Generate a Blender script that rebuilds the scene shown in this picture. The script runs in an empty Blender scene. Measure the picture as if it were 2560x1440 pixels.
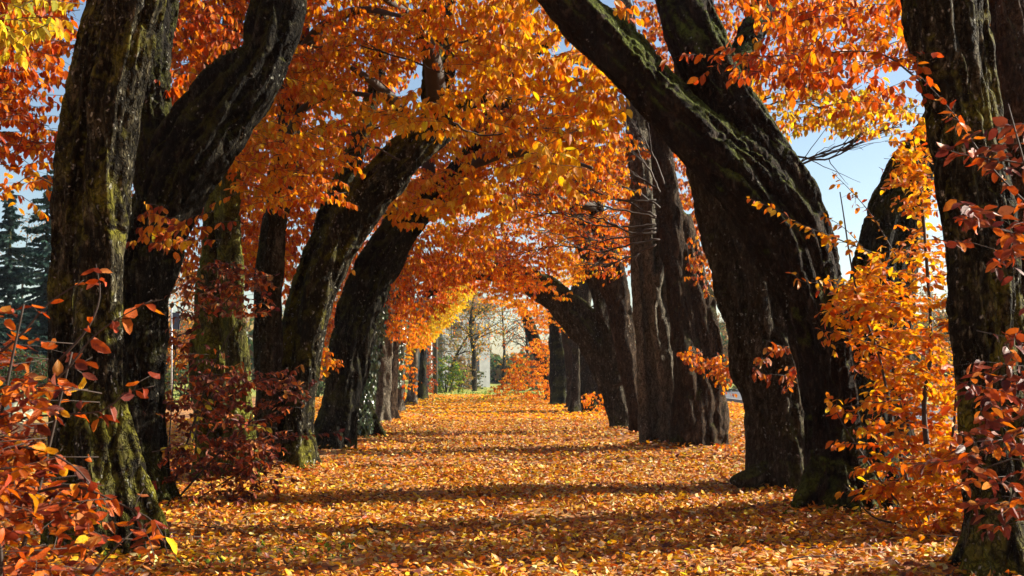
import bpy, math, random
import numpy as np
from mathutils import Vector

rng = np.random.default_rng(7)
random.seed(7)
S = bpy.context.scene
COL = S.collection
R = math.radians

# ------------------------------------------------------------------ camera, sky, sun, exposure
F, CX, HY, H = 2800.0, 1215.0, 925.0, 1.5      # focal length and horizon in photograph pixels, eye height
cam_d = bpy.data.cameras.new('camera')
cam = bpy.data.objects.new('camera', cam_d)
COL.objects.link(cam)
cam.location = (0, 0, H)
cam.rotation_euler = (R(90), 0, 0)
cam_d.sensor_width = 36
cam_d.lens = 36 * F / 2560
cam_d.shift_x = (1280 - CX) / 2560
cam_d.shift_y = (HY - 720) / 2560
cam_d.clip_start = 0.1
cam_d.clip_end = 3000
cam_d.dof.use_dof = True
cam_d.dof.focus_distance = 10.0
cam_d.dof.aperture_fstop = 6.3
S.camera = cam

SUN_AZ, SUN_EL = 75.0, 26.0                     # azimuth from +Y (view) towards +X (right)
w = bpy.data.worlds.new('World')
S.world = w
w.use_nodes = True
nt = w.node_tree
sky = nt.nodes.new('ShaderNodeTexSky')
sky.sky_type = 'NISHITA'
sky.sun_disc = False
sky.sun_elevation = R(SUN_EL)
sky.sun_rotation = R(SUN_AZ)
sky.air_density = 1.0
sky.dust_density = 0.7
nt.nodes['Background'].inputs['Strength'].default_value = 0.058
nt.links.new(sky.outputs[0], nt.nodes['Background'].inputs[0])

sun_d = bpy.data.lights.new('sun', 'SUN')
sun_d.energy = 5.0
sun_d.angle = R(0.5)
sun_d.color = (1.0, 0.90, 0.74)
sun = bpy.data.objects.new('sun', sun_d)
COL.objects.link(sun)
SV = Vector((math.sin(R(SUN_AZ)) * math.cos(R(SUN_EL)), math.cos(R(SUN_AZ)) * math.cos(R(SUN_EL)), math.sin(R(SUN_EL))))
sun.rotation_euler = SV.to_track_quat('Z', 'Y').to_euler()
sun.location = SV * 60

S.view_settings.view_transform = 'Standard'
S.view_settings.look = 'None'
S.view_settings.exposure = 1.58
S.view_settings.gamma = 1.0
S.view_settings.use_curve_mapping = False
S.render.engine = 'CYCLES'
S.cycles.max_bounces = 7
S.cycles.diffuse_bounces = 3
S.cycles.transmission_bounces = 4
S.cycles.volume_bounces = 0
S.cycles.use_denoising = True


# ------------------------------------------------------------------ helpers
def P(px, py, d):
    """A point of the place, d metres in front of the eye, from its pixel in the photograph."""
    return np.array([(px - CX) * d / F, d, H - (py - HY) * d / F])


def tag(o, label=None, cat=None, group=None, kind=None):
    if label: o['label'] = label
    if cat: o['category'] = cat
    if group: o['group'] = group
    if kind: o['kind'] = kind
    return o


def empty(name, loc):
    o = bpy.data.objects.new(name, None)
    o.empty_display_size = 0.2
    o.location = tuple(float(v) for v in loc)
    COL.objects.link(o)
    return o


def link_mesh(name, me, mat, parent=None):
    o = bpy.data.objects.new(name, me)
    COL.objects.link(o)
    if mat is not None:
        for q in (mat if isinstance(mat, (list, tuple)) else [mat]): me.materials.append(q)
    if parent is not None:
        o.parent = parent
        o.location = tuple(-v for v in parent.location)   # meshes are in world coordinates
    return o


def np_mesh(name, V, faces_flat, sizes, smooth=True, cols=None, luv=None, midx=None):
    me = bpy.data.meshes.new(name)
    V = np.ascontiguousarray(V, dtype=np.float32)
    faces_flat = np.ascontiguousarray(faces_flat, dtype=np.int32)
    sizes = np.asarray(sizes, dtype=np.int32)
    me.vertices.add(len(V))
    me.vertices.foreach_set('co', V.ravel())
    me.loops.add(len(faces_flat))
    me.loops.foreach_set('vertex_index', faces_flat)
    me.polygons.add(len(sizes))
    starts = np.zeros(len(sizes), dtype=np.int32)
    starts[1:] = np.cumsum(sizes)[:-1]
    me.polygons.foreach_set('loop_start', starts)
    me.polygons.foreach_set('loop_total', sizes)
    me.polygons.foreach_set('use_smooth', np.full(len(sizes), smooth, dtype=bool))
    if cols is not None:
        a = me.attributes.new('leafcol', 'FLOAT_COLOR', 'POINT')
        c4 = np.ones((len(V), 4), dtype=np.float32)
        c4[:, :3] = cols
        a.data.foreach_set('color', c4.ravel())
    if luv is not None:
        a = me.attributes.new('leafuv', 'FLOAT_VECTOR', 'POINT')
        a.data.foreach_set('vector', np.ascontiguousarray(luv, dtype=np.float32).ravel())
    if midx is not None: me.polygons.foreach_set('material_index', np.ascontiguousarray(midx, np.int32))
    me.update(calc_edges=True)
    return me


# gradient noise
_perm = np.random.default_rng(3).permutation(256)
_perm = np.concatenate([_perm, _perm, _perm])
_g = np.random.default_rng(4).normal(size=(256, 3))
_g /= np.linalg.norm(_g, axis=1)[:, None]


def noise3(p):
    p = np.asarray(p, dtype=np.float64)
    i = np.floor(p).astype(int)
    f = p - i
    u = f * f * f * (f * (f * 6 - 15) + 10)
    i &= 255
    out = 0
    for dx in (0, 1):
        wx = u[..., 0] if dx else 1 - u[..., 0]
        for dy in (0, 1):
            wy = u[..., 1] if dy else 1 - u[..., 1]
            for dz in (0, 1):
                wz = u[..., 2] if dz else 1 - u[..., 2]
                h = _perm[_perm[_perm[(i[..., 0] + dx) & 255] + ((i[..., 1] + dy) & 255)] + ((i[..., 2] + dz) & 255)]
                g = _g[h]
                out = out + wx * wy * wz * (g[..., 0] * (f[..., 0] - dx) + g[..., 1] * (f[..., 1] - dy) + g[..., 2] * (f[..., 2] - dz))
    return out * 1.6


def catmull(pts, step):
    """Resample a polyline (k columns, first three are xyz) as a smooth curve."""
    pts = np.asarray(pts, float)
    if len(pts) == 2:
        n = max(2, int(np.linalg.norm(pts[1, :3] - pts[0, :3]) / step) + 1)
        t = np.linspace(0, 1, n)[:, None]
        return pts[0] * (1 - t) + pts[1] * t
    ext = np.vstack([2 * pts[0] - pts[1], pts, 2 * pts[-1] - pts[-2]])
    out = []
    for k in range(1, len(ext) - 2):
        p0, p1, p2, p3 = ext[k - 1:k + 3]
        n = max(1, int(round(np.linalg.norm(p2[:3] - p1[:3]) / step)))
        t = np.arange(n)[:, None] / n
        out.append(0.5 * (2 * p1 + (p2 - p0) * t + (2 * p0 - 5 * p1 + 4 * p2 - p3) * t ** 2 + (3 * p1 - p0 - 3 * p2 + p3) * t ** 3))
    out.append(pts[-1:])
    return np.vstack(out)


def frames(c):
    t = np.gradient(c, axis=0)
    t /= np.linalg.norm(t, axis=1)[:, None] + 1e-9
    a = np.zeros_like(t)
    ref = np.array([0.0, -1.0, 0.0]) if abs(t[0][1]) < 0.9 else np.array([1.0, 0, 0])
    v = ref - t[0] * ref.dot(t[0])
    for i in range(len(t)):
        v = v - t[i] * v.dot(t[i])
        v /= np.linalg.norm(v) + 1e-9
        a[i] = v
    return t, a, np.cross(t, a)


class Tubes:
    def __init__(self):
        self.V, self.F, self.S, self.n = [], [], [], 0

    def add(self, c, r, n=6, flute=0.0, seed=0.0, flare=0.0, twist=0.0, bump=0.0):
        c = np.asarray(c, float)
        m = len(c)
        r = np.broadcast_to(np.asarray(r, float), (m,))
        t, a, b = frames(c)
        th = np.linspace(0, 2 * np.pi, n, endpoint=False)
        s = np.concatenate([[0], np.cumsum(np.linalg.norm(np.diff(c, axis=0), axis=1))])
        k = np.ones((m, n))
        if flute or flare:
            TH = th[None, :] + twist * s[:, None]
            q = np.stack([np.cos(TH) * 1.5 + seed, np.sin(TH) * 1.5 + seed * .37, np.broadcast_to((s * 0.55)[:, None], (m, n)) + seed], -1)
            f1 = noise3(q)
            q2 = np.stack([np.cos(TH) * 3.4 + seed + 9, np.sin(TH) * 3.4, np.broadcast_to((s * 0.9)[:, None], (m, n)) - seed], -1)
            f2 = np.abs(noise3(q2))                         # folds: narrow grooves where this is near zero
            groove = np.exp(-(f2 / 0.11) ** 2)
            q3 = np.stack([np.cos(TH) * 1.0 + seed, np.sin(TH) * 1.0, np.broadcast_to((s * 2.2)[:, None], (m, n)) + 3 * seed], -1)
            f3 = noise3(q3)
            k = 0.95 + flute * 1.25 * (f1 * 1.25 - groove * 1.3 + np.minimum(f2, 0.5) * 0.9 - 0.12 + f3 * 0.45)
            if flare:
                root = 0.55 + 0.9 * np.clip(noise3(np.stack([np.cos(th) * 2.2 + seed, np.sin(th) * 2.2, th * 0 + 5.5], -1)) + 0.25, 0, 1)
                k = k + flare * np.exp(-np.clip(s - 0.15, 0, None) / 0.36)[:, None] * (root[None, :] - 0.3)
        k = np.clip(k, 0.35, 3)
        ring = c[:, None, :] + r[:, None, None] * k[:, :, None] * (np.cos(th)[None, :, None] * a[:, None, :] + np.sin(th)[None, :, None] * b[:, None, :])
        self.V.append(ring.reshape(-1, 3))
        i = np.arange(m - 1)[:, None] * n
        j = np.arange(n)[None, :]
        j2 = (j + 1) % n
        q = np.stack([i + j, i + j2, i + n + j2, i + n + j], -1).reshape(-1, 4) + self.n
        self.F.append(q.ravel()); self.S.append(np.full(len(q), 4))
        self.F.append(np.arange(n)[::-1] + self.n); self.S.append(np.array([n]))
        self.F.append(np.arange(n) + self.n + (m - 1) * n); self.S.append(np.array([n]))
        self.n += m * n

    def mesh(self, name):
        return np_mesh(name, np.vstack(self.V), np.concatenate(self.F), np.concatenate(self.S))


def fuse(me, voxel, bark_amp, smooth_iter=1):
    """Grow the strands of a trunk together into one skin, then roughen it as bark."""
    o = bpy.data.objects.new('fuse', me)
    COL.objects.link(o)
    m = o.modifiers.new('r', 'REMESH'); m.mode = 'VOXEL'; m.voxel_size = voxel; m.use_smooth_shade = True
    m2 = o.modifiers.new('s', 'SMOOTH'); m2.factor = 0.5; m2.iterations = smooth_iter
    dg = bpy.context.evaluated_depsgraph_get()
    out = bpy.data.meshes.new_from_object(o.evaluated_get(dg))
    bpy.data.objects.remove(o)
    bpy.data.meshes.remove(me)
    n = len(out.vertices)
    v = np.empty(n * 3, np.float32); out.vertices.foreach_get('co', v); v = v.reshape(-1, 3)
    nr = np.empty(n * 3, np.float32); out.vertex_normals.foreach_get('vector', nr); nr = nr.reshape(-1, 3)
    a = noise3(v * np.array([7, 7, 1.6])) * 1.0
    b = 0.45 - np.abs(noise3(v * np.array([17, 17, 3.5]) + 7))
    c = noise3(v * np.array([3, 3, 3.0]) + 3)
    wp = np.stack([noise3(v * 1.3 + 21), noise3(v * 1.3 + 33), noise3(v * 1.3 + 45)], -1)
    gr = -np.exp(-(noise3((v + wp * .22) * np.array([4.2, 4.2, 1.1]) + 11) / 0.10) ** 2)
    kn = noise3(v * np.array([1.9, 1.9, 1.7]) + 60)
    knot = np.exp(-((kn - .62) / .10) ** 2) * 3.5 - np.exp(-((kn - .82) / .06) ** 2) * 5.0
    fine = noise3(v * np.array([26, 26, 14.0]) + 5)
    disp = bark_amp * (a * 1.0 + b * 1.4 + c * 1.3 + gr * 2.6 + knot * .6 + fine * .9)
    v = v + nr * disp[:, None]
    out.vertices.foreach_set('co', np.ascontiguousarray(v, np.float32).ravel())
    out.update()
    return out


# ------------------------------------------------------------------ materials
def new_mat(name):
    m = bpy.data.materials.new(name)
    m.use_nodes = True
    t = m.node_tree
    t.nodes.clear()
    out = t.nodes.new('ShaderNodeOutputMaterial')
    return m, t, out


def N(t, typ, **kw):
    n = t.nodes.new(typ)
    for k, v in kw.items():
        if k in n.inputs: n.inputs[k].default_value = v
        else: setattr(n, k, v)
    return n


def ramp(t, fac, stops, interp='LINEAR'):
    r = t.nodes.new('ShaderNodeValToRGB')
    r.color_ramp.interpolation = interp
    while len(r.color_ramp.elements) < len(stops): r.color_ramp.elements.new(0.5)
    for e, (p, c) in zip(r.color_ramp.elements, stops):
        e.position = p
        e.color = (*c, 1) if len(c) == 3 else c
    t.links.new(fac, r.inputs[0])
    return r.outputs[0]


def mixc(t, fac, a, b, mode='MIX'):
    m = t.nodes.new('ShaderNodeMix'); m.data_type = 'RGBA'; m.blend_type = mode
    if isinstance(fac, (int, float)): m.inputs[0].default_value = fac
    else: t.links.new(fac, m.inputs[0])
    for i, v in ((6, a), (7, b)):
        if isinstance(v, tuple): m.inputs[i].default_value = (*v, 1)
        else: t.links.new(v, m.inputs[i])
    return m.outputs[2]


def math_n(t, op, a, b=None):
    m = t.nodes.new('ShaderNodeMath'); m.operation = op
    for i, v in ((0, a), (1, b)):
        if v is None: continue
        if isinstance(v, (int, float)): m.inputs[i].default_value = v
        else: t.links.new(v, m.inputs[i])
    return m.outputs[0]


def bark(name, dark, mid, pale, moss=0.35, lichen=0.5, mosscol=(0.10, 0.11, 0.018)):
    m, t, out = new_mat(name)
    L = t.links
    geo = N(t, 'ShaderNodeNewGeometry')
    mp = N(t, 'ShaderNodeMapping'); mp.inputs['Scale'].default_value = (8, 8, 2.0)
    L.new(geo.outputs['Position'], mp.inputs[0])
    n1 = N(t, 'ShaderNodeTexNoise', Scale=1.0, Detail=7.0, Roughness=0.62, Distortion=0.6); L.new(mp.outputs[0], n1.inputs['Vector'])
    mp2 = N(t, 'ShaderNodeMapping'); mp2.inputs['Scale'].default_value = (30, 30, 11)
    L.new(geo.outputs['Position'], mp2.inputs[0])
    n2 = N(t, 'ShaderNodeTexNoise', Scale=1.0, Detail=6.0, Roughness=0.65); L.new(mp2.outputs[0], n2.inputs['Vector'])
    base = ramp(t, n1.outputs[0], [(0.36, dark), (0.55, mid), (0.74, pale)])
    base = mixc(t, 0.55, base, ramp(t, n2.outputs[0], [(0.3, tuple(c * 0.5 for c in dark)), (0.55, mid), (0.75, pale)]))
    # algae and moss: patches, more of it on surfaces that look up
    n3 = N(t, 'ShaderNodeTexNoise', Scale=2.3, Detail=5.0, Roughness=0.6); L.new(geo.outputs['Position'], n3.inputs['Vector'])
    sep = N(t, 'ShaderNodeSeparateXYZ'); L.new(geo.outputs['Normal'], sep.inputs[0])
    up = math_n(t, 'MULTIPLY', sep.outputs[2], 0.42)
    mm = math_n(t, 'ADD', math_n(t, 'ADD', n3.outputs[0], up), moss - 0.5)
    mm = ramp(t, mm, [(0.44, (0, 0, 0)), (0.68, (1, 1, 1))])
    base = mixc(t, mm, base, mixc(t, n2.outputs[0], tuple(c * 0.55 for c in mosscol), tuple(min(1, c * 1.7) for c in mosscol)))
    # lichen spots
    vo = N(t, 'ShaderNodeTexVoronoi', Scale=17.0); vo.inputs['Randomness'].default_value = 1.0
    mp3 = N(t, 'ShaderNodeMapping'); mp3.inputs['Scale'].default_value = (1, 1, 0.6)
    L.new(geo.outputs['Position'], mp3.inputs[0])
    nd = N(t, 'ShaderNodeTexNoise', Scale=14.0, Detail=3.0); L.new(geo.outputs['Position'], nd.inputs['Vector'])
    va = N(t, 'ShaderNodeVectorMath'); va.operation = 'MULTIPLY_ADD'
    L.new(nd.outputs[1], va.inputs[0]); va.inputs[1].default_value = (0.11, 0.11, 0.11); L.new(mp3.outputs[0], va.inputs[2])
    L.new(va.outputs[0], vo.inputs['Vector'])
    spot = ramp(t, vo.outputs['Distance'], [(0.10, (1, 1, 1)), (0.24, (0.0, 0, 0))])
    n4 = N(t, 'ShaderNodeTexNoise', Scale=4.0, Detail=3.0); L.new(geo.outputs['Position'], n4.inputs['Vector'])
    gate = ramp(t, n4.outputs[0], [(0.62 - 0.2 * lichen, (0, 0, 0)), (0.74 - 0.2 * lichen, (1, 1, 1))])
    base = mixc(t, math_n(t, 'MULTIPLY', spot, gate), base, (0.33, 0.34, 0.29))
    # cracks and small plates
    mp4 = N(t, 'ShaderNodeMapping'); mp4.inputs['Scale'].default_value = (19, 19, 3.8)
    wv = N(t, 'ShaderNodeVectorMath'); wv.operation = 'MULTIPLY_ADD'
    L.new(n3.outputs[1], wv.inputs[0]); wv.inputs[1].default_value = (0.5, 0.5, 0.5); L.new(geo.outputs['Position'], wv.inputs[2])
    L.new(wv.outputs[0], mp4.inputs[0])
    wv2 = N(t, 'ShaderNodeVectorMath'); wv2.operation = 'MULTIPLY_ADD'
    L.new(nd.outputs[1], wv2.inputs[0]); wv2.inputs[1].default_value = (1.5, 1.5, 0.8); L.new(mp4.outputs[0], wv2.inputs[2])
    vc = N(t, 'ShaderNodeTexVoronoi', Scale=1.0); vc.feature = 'DISTANCE_TO_EDGE'; L.new(wv2.outputs[0], vc.inputs['Vector'])
    crack = ramp(t, vc.outputs['Distance'], [(0.0, (0.0, 0, 0)), (0.16, (1, 1, 1))])
    base = mixc(t, 1.0, base, ramp(t, crack, [(0.0, (0.35, 0.32, 0.30)), (0.8, (1, 1, 1))]), 'MULTIPLY')
    bs = N(t, 'ShaderNodeBsdfPrincipled', Roughness=0.85)
    bs.inputs['Specular IOR Level'].default_value = 0.08
    L.new(base, bs.inputs['Base Color'])
    b1 = N(t, 'ShaderNodeBump', Strength=1.0, Distance=0.06); L.new(n1.outputs[0], b1.inputs['Height'])
    b2 = N(t, 'ShaderNodeBump', Strength=1.0, Distance=0.022); L.new(n2.outputs[0], b2.inputs['Height']); L.new(b1.outputs[0], b2.inputs['Normal'])
    b3 = N(t, 'ShaderNodeBump', Strength=0.9, Distance=0.02); L.new(crack, b3.inputs['Height']); L.new(b2.outputs[0], b3.inputs['Normal'])
    L.new(b3.outputs[0], bs.inputs['Normal'])
    L.new(bs.outputs[0], out.inputs[0])
    return m


def leaf_mat(name, trans=0.42, rough=0.42, spec=0.5, veins=True):
    m, t, out = new_mat(name)
    L = t.links
    at = N(t, 'ShaderNodeAttribute'); at.attribute_name = 'leafcol'
    col = at.outputs['Color']
    bs = N(t, 'ShaderNodeBsdfPrincipled', Roughness=rough)
    bs.inputs['Specular IOR Level'].default_value = spec
    if veins:
        uv = N(t, 'ShaderNodeAttribute'); uv.attribute_name = 'leafuv'
        sp = N(t, 'ShaderNodeSeparateXYZ'); L.new(uv.outputs['Vector'], sp.inputs[0])
        ax = math_n(t, 'ABSOLUTE', sp.outputs[0])
        ph = math_n(t, 'MULTIPLY', math_n(t, 'SUBTRACT', sp.outputs[1], math_n(t, 'MULTIPLY', ax, 0.9)), 75.0)
        st = math_n(t, 'SINE', ph)
        bm = N(t, 'ShaderNodeBump', Strength=0.45, Distance=0.003); L.new(st, bm.inputs['Height'])
        L.new(bm.outputs[0], bs.inputs['Normal'])
        vein = ramp(t, st, [(0.0, (0.80, 0.76, 0.72)), (0.5, (1, 1, 1))])
        nz = N(t, 'ShaderNodeTexNoise', Scale=55.0, Detail=3.0)
        g = N(t, 'ShaderNodeNewGeometry'); L.new(g.outputs['Position'], nz.inputs['Vector'])
        blot = ramp(t, nz.outputs[0], [(0.30, (0.60, 0.45, 0.40)), (0.46, (1, 1, 1))])
        col = mixc(t, 1.0, mixc(t, 1.0, col, vein, 'MULTIPLY'), blot, 'MULTIPLY')
    L.new(col, bs.inputs['Base Color'])
    tr = N(t, 'ShaderNodeBsdfTranslucent')
    L.new(col, tr.inputs['Color'])
    mx = N(t, 'ShaderNodeMixShader'); mx.inputs[0].default_value = trans
    L.new(bs.outputs[0], mx.inputs[1]); L.new(tr.outputs[0], mx.inputs[2])
    L.new(mx.outputs[0], out.inputs[0])
    return m


def plain(name, col, rough=0.7, metal=0.0, nscale=6.0, namp=0.25, bump=0.0):
    m, t, out = new_mat(name)
    g = N(t, 'ShaderNodeNewGeometry')
    n = N(t, 'ShaderNodeTexNoise', Scale=nscale, Detail=6.0, Roughness=0.6); t.links.new(g.outputs['Position'], n.inputs['Vector'])
    c = ramp(t, n.outputs[0], [(0.3, tuple(v * (1 - namp) for v in col)), (0.7, tuple(min(1, v * (1 + namp)) for v in col))])
    bs = N(t, 'ShaderNodeBsdfPrincipled', Roughness=rough, Metallic=metal)
    t.links.new(c, bs.inputs['Base Color'])
    if bump:
        b = N(t, 'ShaderNodeBump', Strength=0.6, Distance=bump); t.links.new(n.outputs[0], b.inputs['Height']); t.links.new(b.outputs[0], bs.inputs['Normal'])
    t.links.new(bs.outputs[0], out.inputs[0])
    return m


M = {
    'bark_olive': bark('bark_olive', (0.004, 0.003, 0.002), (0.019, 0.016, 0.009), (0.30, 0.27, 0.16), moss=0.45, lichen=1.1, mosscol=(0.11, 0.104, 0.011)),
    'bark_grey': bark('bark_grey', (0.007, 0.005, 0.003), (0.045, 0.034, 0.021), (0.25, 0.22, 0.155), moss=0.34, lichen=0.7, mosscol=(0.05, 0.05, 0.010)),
    'bark_silver_lit': bark('bark_silver_lit', (0.028, 0.022, 0.016), (0.165, 0.142, 0.105), (0.34, 0.31, 0.24), moss=0.28, lichen=0.5, mosscol=(0.06, 0.06, 0.02)),  # bark coloured paler, in place of light missing on these trunks
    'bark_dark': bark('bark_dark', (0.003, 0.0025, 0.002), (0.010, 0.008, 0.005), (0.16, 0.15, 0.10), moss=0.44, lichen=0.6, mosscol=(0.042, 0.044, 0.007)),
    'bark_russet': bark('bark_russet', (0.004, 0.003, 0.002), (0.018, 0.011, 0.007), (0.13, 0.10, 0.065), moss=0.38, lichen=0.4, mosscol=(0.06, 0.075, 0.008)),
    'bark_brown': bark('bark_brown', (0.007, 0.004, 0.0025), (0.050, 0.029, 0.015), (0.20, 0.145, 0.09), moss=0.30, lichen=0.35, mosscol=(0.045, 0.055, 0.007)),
    'bark_moss': bark('bark_moss', (0.012, 0.010, 0.005), (0.055, 0.050, 0.018), (0.26, 0.24, 0.11), moss=0.54, lichen=0.6, mosscol=(0.115, 0.12, 0.015)),
    'leaf': leaf_mat('autumn_leaf', 0.5, 0.40, 0.28, True),
    'leaf_far': leaf_mat('autumn_leaf_distant', 0.5, 0.5, 0.15, False),
    'leaf_dry': leaf_mat('dry_leaf', 0.28, 0.45, 0.25, True),
    'leaf_litter': leaf_mat('fallen_leaf', 0.22, 0.42, 0.4, True),
    'ivy': leaf_mat('ivy_leaf', 0.15, 0.25, 0.9, False),
    'twig': plain('twig_bark', (0.032, 0.020, 0.013), 0.8),
    'needle': leaf_mat('conifer_needle', 0.15, 0.6, 0.2, False),
    'pole_wood': plain('pole_wood', (0.045, 0.04, 0.028), 0.85),
    'pole_white': plain('pole_white', (0.7, 0.7, 0.72), 0.5, namp=0.06),
    'steel': plain('galvanised_steel', (0.42, 0.43, 0.45), 0.45, 0.3, namp=0.1),
    'sign_back': plain('sign_back', (0.06, 0.07, 0.12), 0.5, 0.1, namp=0.1),
    'stone': plain('pale_stone', (0.40, 0.42, 0.28), 0.9, nscale=3.0, namp=0.5, bump=0.03),
    'render': plain('house_render', (0.21, 0.22, 0.22), 0.9, nscale=1.3, namp=0.22),
    'roof': plain('roof_tile', (0.12, 0.06, 0.045), 0.8, nscale=4),
    'glass': plain('window_glass', (0.03, 0.035, 0.045), 0.1, namp=0.1),
    'asphalt': plain('asphalt', (0.09, 0.095, 0.11), 0.85, nscale=3.0, namp=0.2),
    'kerb': plain('kerb_stone', (0.26, 0.25, 0.235), 0.85, nscale=5, namp=0.25),
}

# ------------------------------------------------------------------ leaves
PAL = {
    'gold':   [((0.88, 0.46, 0.006), 4), ((0.86, 0.36, 0.005), 5), ((0.80, 0.25, 0.004), 3), ((0.88, 0.55, 0.04), 1)],
    'orange': [((0.86, 0.29, 0.004), 4), ((0.80, 0.21, 0.004), 5), ((0.66, 0.12, 0.004), 2), ((0.86, 0.40, 0.01), 3)],
    'red':    [((0.66, 0.13, 0.004), 3), ((0.56, 0.085, 0.004), 3), ((0.42, 0.05, 0.005), 2), ((0.76, 0.20, 0.005), 3)],
    'rust':   [((0.38, 0.075, 0.008), 3), ((0.28, 0.045, 0.008), 3), ((0.52, 0.14, 0.012), 2), ((0.60, 0.26, 0.06), 1)],
    'maroon': [((0.13, 0.022, 0.012), 4), ((0.18, 0.035, 0.015), 3), ((0.26, 0.07, 0.03), 2), ((0.09, 0.016, 0.010), 2)],
    'yellow': [((0.82, 0.56, 0.02), 3), ((0.78, 0.48, 0.015), 3), ((0.60, 0.50, 0.05), 1)],
    'lime':   [((0.50, 0.42, 0.03), 2), ((0.36, 0.36, 0.03), 2), ((0.60, 0.46, 0.03), 1)],
    'green':  [((0.09, 0.17, 0.025), 2), ((0.13, 0.22, 0.03), 2), ((0.06, 0.11, 0.02), 1)],
    'olive':  [((0.20, 0.17, 0.03), 3), ((0.28, 0.20, 0.035), 3), ((0.14, 0.14, 0.03), 2), ((0.40, 0.20, 0.03), 1)],
    'tan':    [((0.30, 0.17, 0.07), 3), ((0.22, 0.12, 0.05), 2), ((0.36, 0.22, 0.10), 1)],
    'litter': [((0.86, 0.40, 0.012), 6), ((0.80, 0.28, 0.008), 6), ((0.66, 0.17, 0.006), 4), ((0.38, 0.09, 0.008), 3), ((0.17, 0.045, 0.012), 3), ((0.88, 0.64, 0.26), 3), ((0.86, 0.50, 0.010), 3)],
    'ivy':    [((0.055, 0.095, 0.030), 3), ((0.10, 0.15, 0.06), 2), ((0.03, 0.055, 0.02), 2)],
    'needle': [((0.020, 0.050, 0.040), 3), ((0.034, 0.070, 0.052), 2), ((0.012, 0.030, 0.028), 2)],
}


def pick(pal, n, jit=0.18):
    """Leaf colours; pal is a palette name or {name: weight}."""
    if isinstance(pal, str): pal = {pal: 1.0}
    cs, ws = [], []
    for k, wt in pal.items():
        tot = sum(q for _, q in PAL[k])
        for c, q in PAL[k]:
            cs.append(c); ws.append(wt * q / tot)
    ws = np.array(ws) / sum(ws)
    i = rng.choice(len(cs), n, p=ws)
    c = np.array(cs)[i]
    c = c * (1 + rng.normal(0, jit, (n, 1)))
    c[:, 1] *= 1 + rng.normal(0, jit * 0.7, n)
    return np.clip(c, 0.003, 0.85)


def leaf_templates():
    T = []
    r = random.Random(5)
    for k in range(7):
        fold = r.uniform(0.05, 0.35); curl = r.uniform(-0.35, 0.25); tw = r.uniform(-0.12, 0.12)
        wd = r.uniform(0.21, 0.28)
        xy = [(0, 0), (0, .38), (0, .72), (0, 1), (-wd * .86, .24), (-wd, .56), (-wd * .52, .83), (wd * .86, .24), (wd, .56), (wd * .52, .83)]
        v = []
        for x, y in xy:
            v.append((x, y, abs(x) * fold * 2 + curl * y * y + tw * x * y * 4 + r.uniform(-.015, .015)))
        T.append(np.array(v))
    return np.array(T)


LT = leaf_templates()
LF_flat = np.array([0, 1, 4, 1, 2, 5, 4, 2, 6, 5, 2, 3, 6, 0, 7, 1, 1, 7, 8, 2, 2, 8, 9, 2, 9, 3])
LF_size = np.array([3, 4, 3, 3, 3, 4, 3, 3])
LF_flat_n = len(LF_flat)
# dry leaves roll up along their length
LTD = []
_r = random.Random(11)
for k in range(6):
    v = []
    rollk = _r.uniform(1.4, 4.6); curl = _r.uniform(-.7, .6); wd = _r.uniform(.25, .32)
    for x, y in [(0, 0), (0, .38), (0, .72), (0, 1), (-wd * .86, .24), (-wd, .56), (-wd * .52, .83), (wd * .86, .24), (wd, .56), (wd * .52, .83)]:
        a = x * rollk * 1.4
        v.append((math.sin(a) / (rollk * 1.4), y, (1 - math.cos(a)) / (rollk * 1.4) + curl * (y - .2) ** 2))
    LTD.append(v)
LTD = np.array(LTD)
LT = np.concatenate([LT, LTD[:2]])
K2 = np.array([[(0, 0, 0), (-.27, .5, .08), (0, 1, -.08), (.27, .5, .08)]])   # simple kite for far leaves


class Leaves:
    def __init__(self): self.pos, self.ax, self.nr, self.sz, self.col = [], [], [], [], []

    def add(self, pos, ax, nr, sz, col):
        self.pos.append(pos); self.ax.append(ax); self.nr.append(nr); self.sz.append(sz); self.col.append(col)

    def count(self): return sum(len(p) for p in self.pos)

    def mesh(self, name, lod=0, tubes=None):
        if not self.pos: return None
        p = np.vstack(self.pos); a = np.vstack(self.ax); n = np.vstack(self.nr); s = np.concatenate(self.sz); c = np.vstack(self.col)
        a = a / (np.linalg.norm(a, axis=1)[:, None] + 1e-9)
        side = np.cross(a, n); side /= np.linalg.norm(side, axis=1)[:, None] + 1e-9
        n = np.cross(side, a)
        T = (LT, LTD, K2)[lod]
        tv = T[rng.integers(0, len(T), len(p))]
        k = T.shape[1]
        V = p[:, None, :] + s[:, None, None] * (tv[:, :, 0:1] * side[:, None, :] + tv[:, :, 1:2] * a[:, None, :] + tv[:, :, 2:3] * n[:, None, :])
        cols = np.repeat(c, k, axis=0)
        off = np.arange(len(p))[:, None] * k
        if lod < 2:
            flat = (LF_flat[None, :] + off).ravel(); sizes = np.tile(LF_size, len(p))
            luv = tv.reshape(-1, 3)
        else:
            flat = (np.array([0, 2, 1, 0, 3, 2])[None, :] + off).ravel(); sizes = np.full(2 * len(p), 3)
            luv = None
        V = V.reshape(-1, 3)
        midx = None
        if tubes is not None and tubes.n:
            TV = np.vstack(tubes.V); TF = np.concatenate(tubes.F); TS = np.concatenate(tubes.S)
            midx = np.concatenate([np.zeros(len(sizes)), np.ones(len(TS))])
            flat = np.concatenate([flat, TF + len(V)]); sizes = np.concatenate([sizes, TS])
            cols = np.vstack([cols, np.full((len(TV), 3), .05)])
            if luv is not None: luv = np.vstack([luv, np.zeros((len(TV), 3))])
            V = np.vstack([V, TV])
        return np_mesh(name, V, flat, sizes, smooth=(lod < 2), cols=cols, luv=luv, midx=midx)


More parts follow.
